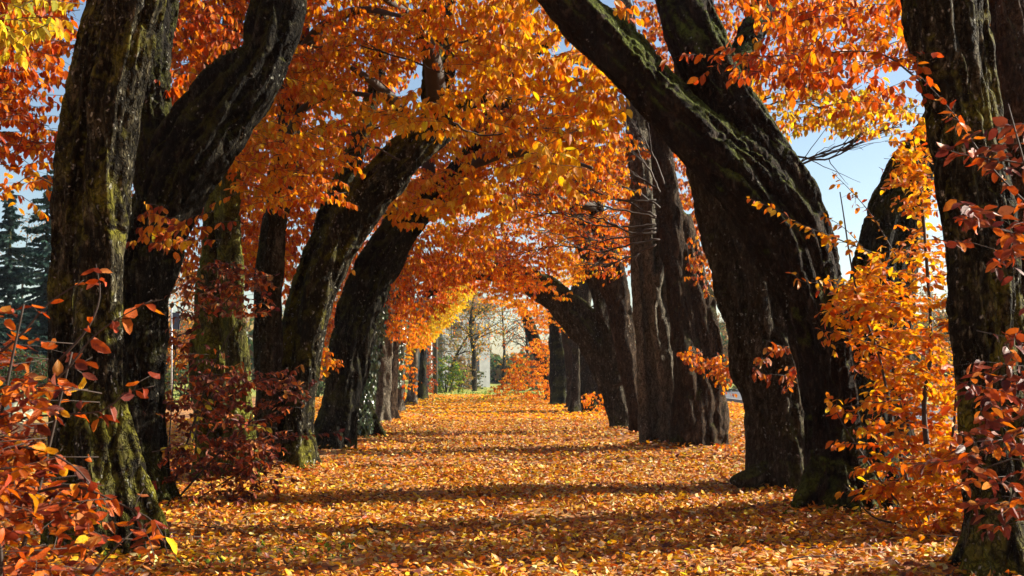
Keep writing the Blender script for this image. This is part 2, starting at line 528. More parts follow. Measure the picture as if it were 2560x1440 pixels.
def unit(v): return v / (np.linalg.norm(v, axis=-1, keepdims=True) + 1e-9)


def twig_leaves(L, tb, start, dirv, length, size, pal, spacing=0.04, droop=0.9, curve=-0.25, thick=0.004, sides=3, bare=0.0, tone=1.0):
    """One twig with alternating hanging leaves."""
    n = max(3, int(length / 0.12))
    t = np.linspace(0, 1, n)[:, None]
    d = dirv / np.linalg.norm(dirv)
    wob = rng.normal(0, 0.012, (n, 3)); wob[0] = 0
    c = start + d * t * length + np.array([0, 0, 1.0]) * curve * length * t ** 2 + np.cumsum(wob, axis=0)
    if tb is not None: tb.add(c, thick * (1.1 - 0.8 * t[:, 0]), sides)
    m = max(2, int(length / spacing))
    m = int(m * (1 - bare))
    if m < 1: return
    u = np.sort(rng.uniform(0.04, 1.0, m))
    idx = u * (n - 1)
    i0 = np.minimum(idx.astype(int), n - 2)
    fr = (idx - i0)[:, None]
    pos = c[i0] * (1 - fr) + c[i0 + 1] * fr
    tan = unit(c[i0 + 1] - c[i0])
    sidev = unit(np.cross(tan, np.array([0, 0, 1.0])))
    sg = np.where(np.arange(m) % 2 == 0, 1.0, -1.0)[:, None]
    ax = tan * 0.55 + sidev * sg * 0.75 + np.array([0, 0, -1.0]) * droop * rng.uniform(0.3, 1.5, (m, 1)) + rng.normal(0, 0.28, (m, 3))
    nr = np.array([0, 0, 1.0]) + sidev * sg * 0.35 * droop + rng.normal(0, 0.55, (m, 3)) + tan * 0.5
    sz = size * rng.uniform(0.68, 1.2, m)
    L.add(pos, ax, nr, sz, pick(pal, m) * tone)


def in_poly(x, y, poly):
    poly = np.asarray(poly, float)
    inside = np.zeros(len(x), bool)
    j = len(poly) - 1
    for i in range(len(poly)):
        xi, yi = poly[i]; xj, yj = poly[j]
        c = ((yi > y) != (yj > y)) & (x < (xj - xi) * (y - yi) / (yj - yi + 1e-9) + xi)
        inside ^= c
        j = i
    return inside


def poly_area(poly):
    p = np.asarray(poly, float)
    return 0.5 * abs(np.dot(p[:, 0], np.roll(p[:, 1], 1)) - np.dot(p[:, 1], np.roll(p[:, 0], 1)))


def fill(L, tb, poly, d0, d1, pal, od=2.5, size=0.085, length=0.55, droop=1.5, up=0.0, clump=0.35, lean=None, curve=-0.22, spacing=0.04, thick=0.004, cscale=1.1, seed=0.0):
    """Leafy twigs through the part of a crown that the photograph shows inside poly, between the depths d0 and d1."""
    dm = 0.5 * (d0 + d1)
    spx = size * F / dm
    nl = od * poly_area(poly) / (0.2 * spx * spx)
    ntw = max(1, int(nl / (length / spacing)))
    poly = np.asarray(poly, float)
    lo, hi = poly.min(0), poly.max(0)
    made, tries = 0, 0
    while made < ntw and tries < 60:
        tries += 1
        k = max(8, ntw)
        x = rng.uniform(lo[0], hi[0], k); y = rng.uniform(lo[1], hi[1], k); d = rng.uniform(d0, d1, k)
        ok = in_poly(x, y, poly)
        pw = np.stack([(x - CX) * d / F, d, H - (y - HY) * d / F], -1)
        nz = noise3(pw * cscale + seed)
        ok &= (nz + rng.normal(0, 0.08, k)) > (clump - 0.5)
        for q in np.where(ok)[0]:
            if made >= ntw: break
            az = rng.uniform(0, 2 * np.pi)
            dv = np.array([math.cos(az), math.sin(az), rng.normal(0, 0.18) + up])
            if lean is not None: dv = dv * 0.75 + np.asarray(lean)
            dv = dv / np.linalg.norm(dv)
            ln = length * rng.uniform(0.6, 1.35)
            twig_leaves(L, tb, pw[q] - dv * ln * 0.5, dv, ln, size, pal, spacing, droop, curve, thick)
            made += 1


def px_curve(pts, d, step=0.06):
    """pts: (px, py) or (px, py, depth)."""
    return catmull([P(p[0], p[1], p[2] if len(p) > 2 else d) for p in pts], step)


def spray(L, tb, pts, d, size, pal, spacing=0.045, side_len=0.0, thick=0.006, droop=0.7, side_gap=0.16):
    """A leafy shoot along a given line, with short side twigs."""
    c = px_curve(pts, d, 0.05)
    tb.add(c, thick * np.linspace(1.2, 0.35, len(c)), 5)
    seg = np.linalg.norm(np.diff(c, axis=0), axis=1).sum()
    m = max(2, int(seg / spacing))
    i0 = rng.integers(0, len(c) - 1, m)
    fr = rng.uniform(0, 1, (m, 1))
    pos = c[i0] * (1 - fr) + c[i0 + 1] * fr
    tan = unit(c[i0 + 1] - c[i0])
    sv = unit(np.cross(tan, np.array([0, 0, 1.0]) + rng.normal(0, .3, (m, 3))))
    sg = rng.choice([-1.0, 1.0], m)[:, None]
    ax = tan * 0.5 + sv * sg * 0.8 + np.array([0, 0, -1]) * droop * rng.uniform(0, 1.2, (m, 1)) + rng.normal(0, .3, (m, 3))
    L.add(pos, ax, np.array([0, 0, 1.0]) + rng.normal(0, 0.6, (m, 3)), size * rng.uniform(0.7, 1.2, m), pick(pal, m))
    if side_len:
        for k in range(int(seg / side_gap)):
            i = rng.integers(0, len(c) - 1)
            t = unit(c[i + 1] - c[i])
            dv = t * 0.6 + rng.normal(0, 0.6, 3)
            twig_leaves(L, tb, c[i], dv, side_len * rng.uniform(.5, 1.2), size, pal, spacing, droop, -0.15, thick * 0.5)


# ------------------------------------------------------------------ ground
def grid_sheet(name, x0, x1, y0, y1, nx, ny, z, amp, mat, kind='structure', yfun=None):
    xs = np.linspace(x0, x1, nx); t = np.linspace(0, 1, ny)
    ys = y0 + (y1 - y0) * (t if yfun is None else yfun(t))
    X, Y = np.meshgrid(xs, ys)
    Z = z + (amp * noise3(np.stack([X * 0.5, Y * 0.5, X * 0], -1)) if amp else X * 0)
    i = np.arange(ny - 1)[:, None] * nx + np.arange(nx - 1)[None, :]
    q = np.stack([i, i + 1, i + nx + 1, i + nx], -1).reshape(-1)
    o = link_mesh(name, np_mesh(name, np.stack([X, Y, Z], -1).reshape(-1, 3), q, np.full((nx - 1) * (ny - 1), 4)), mat)
    o['kind'] = kind
    return o


def ground_material():
    m, t, out = new_mat('leaf_litter_ground')
    L = t.links
    g = N(t, 'ShaderNodeNewGeometry')
    nd = N(t, 'ShaderNodeTexNoise', Scale=9.0, Detail=3.0); L.new(g.outputs['Position'], nd.inputs['Vector'])
    va = N(t, 'ShaderNodeVectorMath'); va.operation = 'MULTIPLY_ADD'
    L.new(nd.outputs[1], va.inputs[0]); va.inputs[1].default_value = (0.08, 0.08, 0.0); L.new(g.outputs['Position'], va.inputs[2])
    vo = N(t, 'ShaderNodeTexVoronoi', Scale=15.0); L.new(va.outputs[0], vo.inputs['Vector'])
    sp = N(t, 'ShaderNodeSeparateColor'); L.new(vo.outputs['Color'], sp.inputs[0])
    c = ramp(t, sp.outputs[0], [(0.0, (0.10, 0.035, 0.012)), (0.3, (0.30, 0.09, 0.014)), (0.6, (0.50, 0.17, 0.018)), (0.85, (0.58, 0.28, 0.04)), (1.0, (0.60, 0.38, 0.15))])
    n2 = N(t, 'ShaderNodeTexNoise', Scale=0.7, Detail=4.0); L.new(g.outputs['Position'], n2.inputs['Vector'])
    soil = ramp(t, n2.outputs[0], [(0.42, (0, 0, 0)), (0.62, (1, 1, 1))])
    c = mixc(t, math_n(t, 'MULTIPLY', soil, 0.35), c, (0.08, 0.06, 0.02))
    # grass outside the avenue
    s3 = N(t, 'ShaderNodeSeparateXYZ'); L.new(g.outputs['Position'], s3.inputs[0])
    n3 = N(t, 'ShaderNodeTexNoise', Scale=0.35, Detail=5.0); L.new(g.outputs['Position'], n3.inputs['Vector'])
    edge = math_n(t, 'ADD', math_n(t, 'ABSOLUTE', s3.outputs[0]), math_n(t, 'MULTIPLY', n3.outputs[0], 6.0))
    far = math_n(t, 'MULTIPLY', math_n(t, 'SUBTRACT', s3.outputs[1], 63.0), 0.25)
    e1 = ramp(t, math_n(t, 'MULTIPLY', math_n(t, 'SUBTRACT', edge, 15.0), 0.3), [(0, (0, 0, 0)), (1, (1, 1, 1))])
    e2 = ramp(t, far, [(0, (0, 0, 0)), (1, (1, 1, 1))])
    gm = math_n(t, 'MAXIMUM', e1, e2)
    n4 = N(t, 'ShaderNodeTexNoise', Scale=2.2, Detail=6.0); L.new(g.outputs['Position'], n4.inputs['Vector'])
    grass = ramp(t, n4.outputs[0], [(0.3, (0.10, 0.17, 0.02)), (0.5, (0.20, 0.27, 0.03)), (0.62, (0.55, 0.38, 0.03))])
    c = mixc(t, gm, c, grass)
    bs = N(t, 'ShaderNodeBsdfPrincipled', Roughness=0.9)
    L.new(c, bs.inputs['Base Color'])
    b = N(t, 'ShaderNodeBump', Strength=0.7, Distance=0.03); L.new(sp.outputs[1], b.inputs['Height']); L.new(b.outputs[0], bs.inputs['Normal'])
    L.new(bs.outputs[0], out.inputs[0])
    return m


TREE_BASES = [(270, 1400), (350, 1272), (600, 1205), (668, 1188), (735, 1188), (826, 1137), (905, 1102), (952, 1060), (992, 1036), (1030, 1015), (2510, 1450), (2095, 1287), (1945, 1224), (1757, 1126), (1648, 1120), (1592, 1100), (1562, 1084), (1484, 1031), (1412, 1013)]
TREE_BASES = [((bx - CX) * H / (by - HY), H * F / (by - HY)) for bx, by in TREE_BASES]


def gz(x, y):
    """Height of the ground: gently uneven along the avenue."""
    x = np.asarray(x, float); y = np.asarray(y, float)
    fade = np.clip(1 - np.abs(x) / 9.0, 0, 1)
    z = 0.06 * noise3(np.stack([x * 0.45, y * 0.45, x * 0 + 0.3], -1)) * fade + 0.015 * noise3(np.stack([x * 1.9, y * 1.9, x * 0 + 6.3], -1)) * fade
    for bx, by in TREE_BASES:                  # leaves and earth heaped round the trunks
        z = z + 0.09 * np.exp(-((x - bx) ** 2 + (y - by) ** 2) / 0.42)
    return z


def build_ground():
    xs = np.concatenate([[-1500, -400, -120, -40], np.linspace(-12, 10, 90), [11, 12, 40, 120, 400, 1500]])
    ys = np.concatenate([[-60, -10, 0], np.linspace(2, 30, 110), np.linspace(31, 80, 50), [120, 200, 500, 1800]])
    X, Y = np.meshgrid(xs, ys)
    Z = gz(X, Y)
    nx, ny = len(xs), len(ys)
    i = np.arange(ny - 1)[:, None] * nx + np.arange(nx - 1)[None, :]
    q = np.stack([i, i + 1, i + nx + 1, i + nx], -1).reshape(-1)
    o = link_mesh('ground', np_mesh('ground', np.stack([X, Y, Z], -1).reshape(-1, 3), q, np.full((nx - 1) * (ny - 1), 4)), ground_material())
    o['kind'] = 'structure'
    grid_sheet('road', 12.0, 18.0, -20, 140, 2, 20, 0.012, 0, M['asphalt'])
    kb = []
    for x in (11.82, 18.0):
        V = np.array([[x, -20, -.05], [x + .18, -20, -.05], [x + .18, 140, -.05], [x, 140, -.05], [x, -20, .12], [x + .18, -20, .12], [x + .18, 140, .12], [x, 140, .12]])
        q = np.array([4, 5, 6, 7, 0, 4, 7, 3, 1, 2, 6, 5, 0, 1, 5, 4, 3, 7, 6, 2])
        o = link_mesh('road_kerb', np_mesh('road_kerb', V, q, np.full(5, 4), smooth=False), M['kerb']); o['kind'] = 'structure'


def scatter_litter():
    L = Leaves()
    def batch(n, yfun, xr, smin, smax, lift, pal='litter'):
        y = yfun(n)
        x = rng.uniform(xr[0], xr[1], n) if not callable(xr) else xr(y)
        # thin out in drifts so that some earth and grass shows
        nz = noise3(np.stack([x * 0.6, y * 0.6, x * 0 + 9], -1))
        keep = rng.uniform(0, 1, n) < np.clip(0.86 + nz * 0.7, 0.18, 1)
        x, y = x[keep], y[keep]
        n = len(x)
        z = gz(x, y) + rng.uniform(0.004, lift, n)
        az = rng.uniform(0, 2 * np.pi, n)
        ax = np.stack([np.cos(az), np.sin(az), rng.normal(0, 0.33, n)], -1)
        nr = np.stack([rng.normal(0, 0.55, n), rng.normal(0, 0.55, n), np.where(rng.uniform(size=n) < .5, 1.0, -1.0)], -1)
        L.add(np.stack([x, y, z], -1), ax, nr, rng.uniform(smin, smax, n), pick(pal, n, 0.22))
    half = lambda y: y * 0.50 + 1.2
    def xr(y):
        lo = np.maximum(-y * 0.46 - 1.0, -10.5); hi = np.minimum(y * 0.50 + 1.0, 11.3)
        return lo + (hi - lo) * rng.uniform(0, 1, len(y))
    batch(95000, lambda n: 6.3 + 11.0 * rng.uniform(0, 1, n) ** 0.8, xr, 0.038, 0.086, 0.06)
    batch(75000, lambda n: 16.5 + 17.0 * rng.uniform(0, 1, n) ** 0.9, xr, 0.05, 0.10, 0.06)
    tb = Tubes()
    for k in range(150):                       # thin fallen twigs among the leaves
        y = 7.5 + 20 * rng.uniform() ** 1.5; x = rng.uniform(-3.4, 3.8); a = rng.uniform(0, 6.28); ln = rng.uniform(.12, .55)
        q = np.linspace(0, 1, 6)[:, None]
        c = np.array([x, y, float(gz(x, y)) + .045]) + np.array([math.cos(a), math.sin(a), rng.normal(0, .05)]) * ln * q + np.cumsum(rng.normal(0, .008, (6, 3)), axis=0)
        tb.add(c, np.linspace(.006, .002, 6), 4)
    o = link_mesh('fallen_leaves', L.mesh('fallen_leaves', 1, tb), [M['leaf_litter'], M['twig']])
    o['kind'] = 'stuff'
    L = Leaves()
    n = 60000
    y = 32.5 + 36.0 * rng.uniform(0, 1, n); x = rng.uniform(-9, 11, n)
    keep = rng.uniform(size=n) < np.where(y > 62, 0.35, 1)
    x, y = x[keep], y[keep]; n = len(x)
    az = rng.uniform(0, 2 * np.pi, n)
    L.add(np.stack([x, y, gz(x, y) + rng.uniform(.005, .06, n)], -1), np.stack([np.cos(az), np.sin(az), rng.normal(0, .25, n)], -1),
          np.stack([rng.normal(0, .5, n), rng.normal(0, .5, n), np.ones(n)], -1), rng.uniform(.08, .15, n), pick('litter', n, .2))
    o2 = link_mesh('fallen_leaves_distant', L.mesh('fallen_leaves_distant', 2), M['leaf_far'])
    o2['kind'] = 'stuff'


def scatter_grass():
    L = Leaves()
    for (px, py, r, n) in ((760, 1372, .4, 60), (640, 1390, .3, 40), (980, 1330, .5, 20), (1290, 985, 3.0, 500), (520, 1410, .3, 50), (2110, 1300, .35, 60), (1130, 1000, 3.0, 300), (2000, 1215, .3, 60)):
        d = H * F / (py - HY)
        c = P(px, py, d)
        x = c[0] + rng.normal(0, r, n); y = c[1] + rng.normal(0, r * .5, n)
        ax = np.stack([rng.normal(0, .45, n), rng.normal(0, .45, n), np.ones(n)], -1)
        sz = rng.uniform(.03, .075, n) if d < 30 else rng.uniform(.08, .16, n)
        L.add(np.stack([x, y, gz(x, y)], -1), ax, rng.normal(0, 1, (n, 3)), sz, pick('green', n))
    me = L.mesh('grass', 2)
    o = link_mesh('grass', me, M['leaf_far']); o['kind'] = 'stuff'


build_ground()
scatter_litter()
scatter_grass()

# ------------------------------------------------------------------ the hornbeams of the avenue
AVENUE = 'hornbeam trees lining the avenue'


def strand_points(st, d):
    rows = []
    for p in st:
        dd = d + (p[3] if len(p) > 3 else 0.0)
        q = P(p[0], p[1], dd)
        rows.append([*q, 0.46 * p[2] * dd / F])
    return np.array(rows)


def hornbeam(label, d, strands, mat, voxel=None, flute=0.16, bark_amp=0.007, flare=1.5, seed=1.0, twist=0.12, n=56, limbs=(), group=AVENUE):
    """Trunk strands (px, py, width px, depth offset) grown together; returns the tree's Empty."""
    voxel = voxel or max(0.014, 0.0016 * d)
    tb = Tubes()
    first = strand_points(strands[0][0], d)
    for st, is_base in strands:
        rows = strand_points(st, d)
        if is_base:   # carry the stem below the ground
            down = rows[0].copy(); down[2] = -0.18; rows[0][2] = max(rows[0][2], 0.02)
            down[:2] += (rows[0][:2] - rows[1][:2]) * 0.05
            rows = np.vstack([down, rows])
        c = catmull(rows, max(0.03, voxel * 1.8))
        seed += 3.17
        tb.add(c[:, :3], c[:, 3], n, flute=flute, seed=seed, flare=flare if is_base else 0.0, twist=twist)
    e = empty('hornbeam_tree', (first[0][0], first[0][1], 0))
    tag(e, label, 'tree', group)
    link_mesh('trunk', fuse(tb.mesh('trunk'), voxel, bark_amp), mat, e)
    if limbs:
        lb = Tubes()
        for st in limbs:
            rows = strand_points(st, d)
            c = catmull(rows, 0.08)
            lb.add(c[:, :3] + 0.012 * np.cumsum(rng.normal(0, .3, (len(c), 3)), axis=0) * 0, c[:, 3], 8, flute=0.12, seed=seed)
        link_mesh('branch', lb.mesh('branch'), M['twig'], e)
    return e


def crown(e, d, regions, lod=0, name='crown', mat=None, twigs=True, sprays=(), label=None):
    """regions: dicts for fill(); one leaf mesh and one twig mesh."""
    L, tb = Leaves(), Tubes()
    for r in regions: fill(L, tb, **r)
    for s in sprays: spray(L, tb, **s)
    o = link_mesh(name, L.mesh(name, lod, tb), [mat or M['leaf' if lod < 2 else 'leaf_far'], M['twig']], e)
    if label: o['label'] = label
    return o


def canopy(e, lo, hi, n, pal, size=.12, cl=.5, seed=0.0):
    """Unseen leaf clumps between world corners lo and hi, added to block sky light."""
    lo, hi = np.array(lo, float), np.array(hi, float)
    p = rng.uniform(0, 1, (n * 3, 3)) * (hi - lo) + lo
    p = p[(noise3(p * .8 + seed) + rng.normal(0, .1, len(p))) > cl - .5][:n]
    m = len(p)
    L = Leaves()
    L.add(p, rng.normal(0, .7, (m, 3)) + np.array([0, 0, -.5]), rng.normal(0, .6, (m, 3)) + np.array([0, 0, .8]), size * rng.uniform(.7, 1.2, m), pick(pal, m))
    link_mesh('unseen_shade_crown', L.mesh('unseen_shade_crown', 2), M['leaf_far'], e)


def box(x0, y0, x1, y1): return [(x0, y0), (x1, y0), (x1, y1), (x0, y1)]


# ---- left row, near to far
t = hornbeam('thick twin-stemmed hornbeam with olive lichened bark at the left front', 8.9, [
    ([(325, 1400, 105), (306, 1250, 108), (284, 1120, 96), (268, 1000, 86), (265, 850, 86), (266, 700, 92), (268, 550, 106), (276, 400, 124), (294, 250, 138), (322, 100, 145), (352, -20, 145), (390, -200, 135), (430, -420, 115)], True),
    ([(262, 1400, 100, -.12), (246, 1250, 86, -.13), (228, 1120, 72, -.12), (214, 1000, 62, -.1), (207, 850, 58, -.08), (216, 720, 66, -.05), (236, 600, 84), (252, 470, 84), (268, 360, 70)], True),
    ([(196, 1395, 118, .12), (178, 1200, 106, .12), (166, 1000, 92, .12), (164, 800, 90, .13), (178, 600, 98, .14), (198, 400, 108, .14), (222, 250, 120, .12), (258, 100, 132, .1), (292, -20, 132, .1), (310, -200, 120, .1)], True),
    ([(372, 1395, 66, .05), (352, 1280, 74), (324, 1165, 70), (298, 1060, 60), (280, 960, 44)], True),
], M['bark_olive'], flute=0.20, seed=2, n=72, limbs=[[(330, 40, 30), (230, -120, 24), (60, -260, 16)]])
crown(t, 8.9, [
    dict(poly=[(-260, -160), (185, -160), (165, 60), (150, 240), (132, 380), (60, 360), (-20, 390), (-260, 380)], d0=9.6, d1=12.5, pal={'orange': 2, 'red': 3}, od=4.6, size=.088),
    dict(poly=[(20, 410), (130, 395), (130, 470), (60, 500)], d0=10, d1=11, pal='orange', od=1.6),
    dict(poly=box(-40, -60, 130, 130), d0=7.4, d1=8.2, pal={'yellow': 3, 'lime': 1}, od=1.5, size=.09),
    dict(poly=box(-500, -700, 700, -170), d0=8.5, d1=13, pal={'orange': 2, 'red': 2}, od=0.8, size=.09),
], sprays=[dict(pts=[(150, 470, 9.8), (80, 440, 9.8), (20, 470, 9.6), (-60, 465, 9.6)], d=9.8, size=.08, pal='orange', side_len=.3)])

canopy(t, (-9, -6, 4.6), (0, 7.0, 8.5), 16000, {'orange': 2, 'red': 3}, .14)  # leaves added out of view overhead, keep sky light off the trunks
canopy(t, (-9.5, 2, 1.8), (-6.2, 13, 7.5), 9000, {'orange': 2, 'red': 3}, .12)  # leaf wall added out of view, blocks sky light from the left

t = hornbeam('dark hornbeam whose bent trunk swings right, close behind the thick twin-stemmed one', 12.0, [
    ([(335, 1270, 110), (340, 1100, 112), (348, 950, 115), (358, 800, 130), (378, 650, 150), (410, 520, 170), (465, 400, 195), (555, 285, 195), (640, 180, 170), (690, 70, 160), (700, -50, 150), (680, -220, 130), (650, -420, 100)], True),
    ([(395, 1262, 60, .3), (385, 1100, 62, .3), (375, 950, 70, .3), (370, 800, 80, .25), (385, 650, 80, .2)], True),
    ([(415, 500, 150), (385, 380, 140, .2), (378, 260, 125, .4), (390, 120, 110, .6), (405, -20, 96, .8), (430, -200, 70, 1)], False),
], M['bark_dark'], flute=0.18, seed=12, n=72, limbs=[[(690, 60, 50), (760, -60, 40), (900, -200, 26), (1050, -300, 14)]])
crown(t, 12, [
    dict(poly=[(300, 200), (600, 200), (600, 700), (480, 760), (420, 640), (330, 600)], d0=17, d1=21, pal={'orange': 2, 'red': 2, 'rust': 2}, od=2.6, size=.1),
    dict(poly=[(360, -200), (650, -200), (640, 20), (560, 150), (470, 230), (440, 170), (390, 120)], d0=13, d1=16, pal={'red': 3, 'orange': 2, 'rust': 1}, od=4.4, size=.1, clump=.25),
    dict(poly=[(345, 165), (430, 150), (440, 215), (385, 245), (345, 230)], d0=12.2, d1=12.7, pal='red', od=3, size=.095),
    dict(poly=box(600, -600, 1250, -160), d0=9.5, d1=14, pal={'orange': 2, 'gold': 2}, od=0.7, size=.09),
])
crown(t, 12, [dict(poly=[(390, 470), (540, 450), (570, 560), (480, 640), (400, 620), (350, 560)], d0=10.8, d1=11.5, pal={'rust': 3, 'gold': 2, 'orange': 1}, od=1.0, size=.095, length=.4)], name='shoot_foliage', lod=1, mat=M['leaf_dry'])

t = hornbeam('slender hornbeam with a moss-yellow sunlit strip, third along the left row', 15.0, [
    ([(602, 1205, 78), (597, 1000, 72), (586, 800, 64), (576, 600, 64), (566, 450, 66), (560, 300, 60), (575, 100, 52), (590, -100, 44)], True),
    ([(538, 1200, 84, .25), (524, 1000, 92, .25), (526, 800, 80, .25), (530, 600, 70, .2), (535, 450, 62, .15), (520, 250, 56, .1), (490, 50, 46)], True),
], M['bark_moss'], flute=0.22, seed=25)
crown(t, 15, [
    dict(poly=[(540, 390), (700, 330), (720, 440), (640, 560), (590, 520), (560, 450)], d0=13, d1=14.4, pal={'orange': 3, 'gold': 1}, od=2.0, size=.095),
    dict(poly=[(560, -150), (820, -150), (880, 120), (740, 260), (640, 400), (560, 420), (590, 280), (690, 200)], d0=14, d1=18, pal={'orange': 3, 'gold': 1, 'red': 1}, od=4.4, size=.095, clump=.25),
])

t = hornbeam('straight grey hornbeam between the moss-striped one and the leaning twin stems', 15.9, [
    ([(668, 1188, 78), (666, 1000, 66), (670, 800, 70), (680, 600, 78), (700, 480, 75), (716, 350, 68), (738, 150, 62), (765, -50, 56)], True)],
    M['bark_grey'], flute=0.2, seed=31, limbs=[[(735, 160, 40), (800, 70, 32, -.8), (900, 25, 22, -1.6), (1000, 40, 12, -2.2)], [(716, 340, 34), (760, 270, 26, -.6), (850, 235, 18, -1.2), (950, 240, 10, -1.6)]])
crown(t, 15.9, [
    dict(poly=[(560, 250), (1000, 150), (960, 420), (860, 600), (800, 720), (700, 740), (600, 700), (570, 480)], d0=18, d1=24, pal={'orange': 4, 'red': 2, 'rust': 1}, od=3.4, size=.105, clump=.15),
    dict(poly=[(690, 380), (880, 360), (850, 470), (840, 510), (760, 480), (740, 560), (700, 500)], d0=14, d1=15.6, pal={'orange': 3, 'red': 1}, od=2.2, size=.095),
    dict(poly=[(600, 590), (690, 560), (715, 640), (690, 740), (610, 700)], d0=16.4, d1=18, pal={'red': 2, 'orange': 2}, od=1.6, size=.09),
])

t = hornbeam('twin-stemmed hornbeam leaning right with a bright lichened edge, middle of the left row', 16.0, [
    ([(742, 1188, 80), (748, 1050, 74), (764, 900, 82), (780, 800, 88), (820, 680, 95), (872, 570, 108), (930, 480, 112), (1005, 400, 112), (1075, 325, 100), (1092, 230, 95), (1092, 100, 85), (1100, -60, 72), (1120, -250, 50)], True),
    ([(700, 1188, 56, .2), (708, 1050, 58, .2), (728, 850, 68, .15), (764, 700, 74, .35), (812, 580, 70, .5), (862, 450, 60, .6), (906, 330, 50, .7), (942, 200, 44, .8), (955, 20, 38, .9)], True),
    ([(1050, 360, 80), (1125, 310, 62), (1195, 245, 54), (1265, 190, 44), (1350, 120, 34, -.3), (1450, 40, 22, -.6)], False),
], M['bark_olive'], flute=0.19, seed=37, limbs=[[(1092, 240, 56, -.2), (1075, 130, 44, -.8), (1020, 40, 30, -1.2), (940, -20, 18, -2)], [(1060, 350, 40), (1000, 270, 30, -.6), (940, 210, 26, -1), (880, 170, 14, -1.6)]])
crown(t, 16, [
    dict(poly=[(700, -120), (1080, -150), (1080, 120), (960, 200), (880, 190), (760, 240), (700, 180)], d0=13.8, d1=17, pal={'orange': 3, 'gold': 2}, od=3.4, size=.09, clump=.25),
    dict(poly=[(660, 240), (780, 190), (930, 230), (1080, 230), (1180, 290), (1140, 330), (1010, 300), (960, 320), (870, 300), (760, 330), (650, 340)], d0=13.2, d1=15, pal={'gold': 5, 'yellow': 1}, od=2.6, size=.125),
    dict(poly=[(640, 330), (880, 290), (930, 330), (850, 400), (700, 400)], d0=12.5, d1=14, pal={'orange': 3, 'gold': 1}, od=2.4, size=.09),
    dict(poly=[(1100, 330), (1330, 200), (1300, 420), (1180, 520), (1080, 440)], d0=17.5, d1=20.5, pal={'orange': 2, 'gold': 2}, od=2.8, size=.12),
    dict(poly=[(1060, -80), (1340, -80), (1300, 190), (1130, 300), (1130, 120), (1070, 60)], d0=13.5, d1=17, pal={'orange': 2, 'gold': 3}, od=4.4, size=.1, clump=.2),
])

t = hornbeam('dark hornbeam leaning right just before the ivy-covered trunk', 20.0, [
    ([(826, 1137, 78), (850, 1000, 100), (880, 850, 108), (915, 720, 112), (962, 630, 112), (1020, 560, 98), (1085, 495, 80), (1150, 420, 62), (1210, 320, 48), (1250, 200, 36)], True)],
    M['bark_dark'], flute=0.2, seed=41, limbs=[[(1150, 420, 36), (1260, 385, 28, -1.5), (1380, 390, 18, -3), (1480, 420, 9, -4)], [(1205, 330, 30), (1290, 240, 24, -2), (1400, 200, 15, -4), (1500, 210, 8, -5)], [(1080, 500, 44), (1070, 400, 36), (1090, 280, 26), (1100, 150, 18)]])
crown(t, 20, [
    dict(poly=[(960, 470), (1090, 420), (1200, 440), (1300, 500), (1250, 580), (1130, 600), (1060, 540), (980, 560)], d0=17.2, d1=20, pal={'gold': 5, 'orange': 1}, od=2.6, size=.135),
    dict(poly=[(1030, 560), (1180, 560), (1280, 600), (1180, 690), (1060, 690), (1010, 640)], d0=20, d1=25, pal={'orange': 3, 'red': 2}, od=2.8, size=.09),
    dict(poly=[(1010, 300), (1420, 180), (1560, 300), (1560, 480), (1300, 520), (1080, 520)], d0=18, d1=23, pal={'orange': 3, 'red': 1, 'gold': 1}, od=3.0, size=.1, clump=.2),
])
crown(t, 20, [dict(poly=[(775, 850), (835, 820), (840, 900), (800, 930)], d0=18.6, d1=19.4, pal='orange', od=2.0, size=.09, length=.35)], name='shoot_foliage')

ivy_tree = hornbeam('hornbeam trunk wrapped in glossy green ivy on the left row', 24.0, [
    ([(905, 1102, 72), (912, 980, 62), (926, 850, 60), (945, 720, 56), (965, 600, 50), (990, 480, 42), (1020, 340, 34)], True)],
    M['bark_dark'], flute=0.18, seed=47)
crown(ivy_tree, 24, [
    dict(poly=[(780, 540), (980, 480), (920, 720), (860, 900), (780, 900)], d0=27, d1=34, pal={'red': 2, 'rust': 2, 'orange': 1}, od=2.4, size=.11, clump=.2),
    dict(poly=[(940, 640), (1060, 600), (1120, 660), (1110, 760), (1040, 790), (980, 760), (960, 820), (945, 740)], d0=22, d1=27, pal={'red': 3, 'orange': 2}, od=2.6, size=.095),
    dict(poly=[(1050, 560), (1320, 540), (1430, 640), (1300, 690), (1160, 660)], d0=26, d1=33, pal={'orange': 3, 'red': 2, 'gold': 1}, od=2.6, size=.1),
])
t = hornbeam('narrow ridged hornbeam trunk just past the ivy-covered one', 31.0, [
    ([(952, 1060, 44), (962, 920, 38), (968, 800, 36), (985, 680, 32), (1010, 580, 26), (1050, 480, 20)], True)], M['bark_silver_lit'], flute=0.25, seed=52)
crown(t, 31, [
    dict(poly=[(960, 770), (1060, 730), (1070, 810), (1000, 850), (965, 830)], d0=28, d1=33, pal={'orange': 3, 'red': 1}, od=2.2, size=.1),
    dict(poly=[(1060, 640), (1200, 640), (1230, 700), (1150, 740), (1080, 760)], d0=32, d1=38, pal={'red': 3, 'orange': 1, 'rust': 1}, od=2.8, size=.11),
    dict(poly=box(1000, 330, 1560, 560), d0=26, d1=36, pal={'orange': 3, 'red': 2}, od=1.2, size=.12)], lod=2)
t = hornbeam('slim brown hornbeam squeezed between two pale ridged trunks of the left row', 34.5, [
    ([(974, 1047, 34), (982, 920, 30), (988, 800, 28), (1004, 690, 24), (1034, 590, 18)], True)], M['bark_brown'], flute=0.22, seed=54)
crown(t, 34.5, [dict(poly=[(975, 800), (1030, 770), (1040, 830), (1000, 850)], d0=33, d1=36, pal={'orange': 2, 'red': 1}, od=1.4, size=.1)], lod=2)
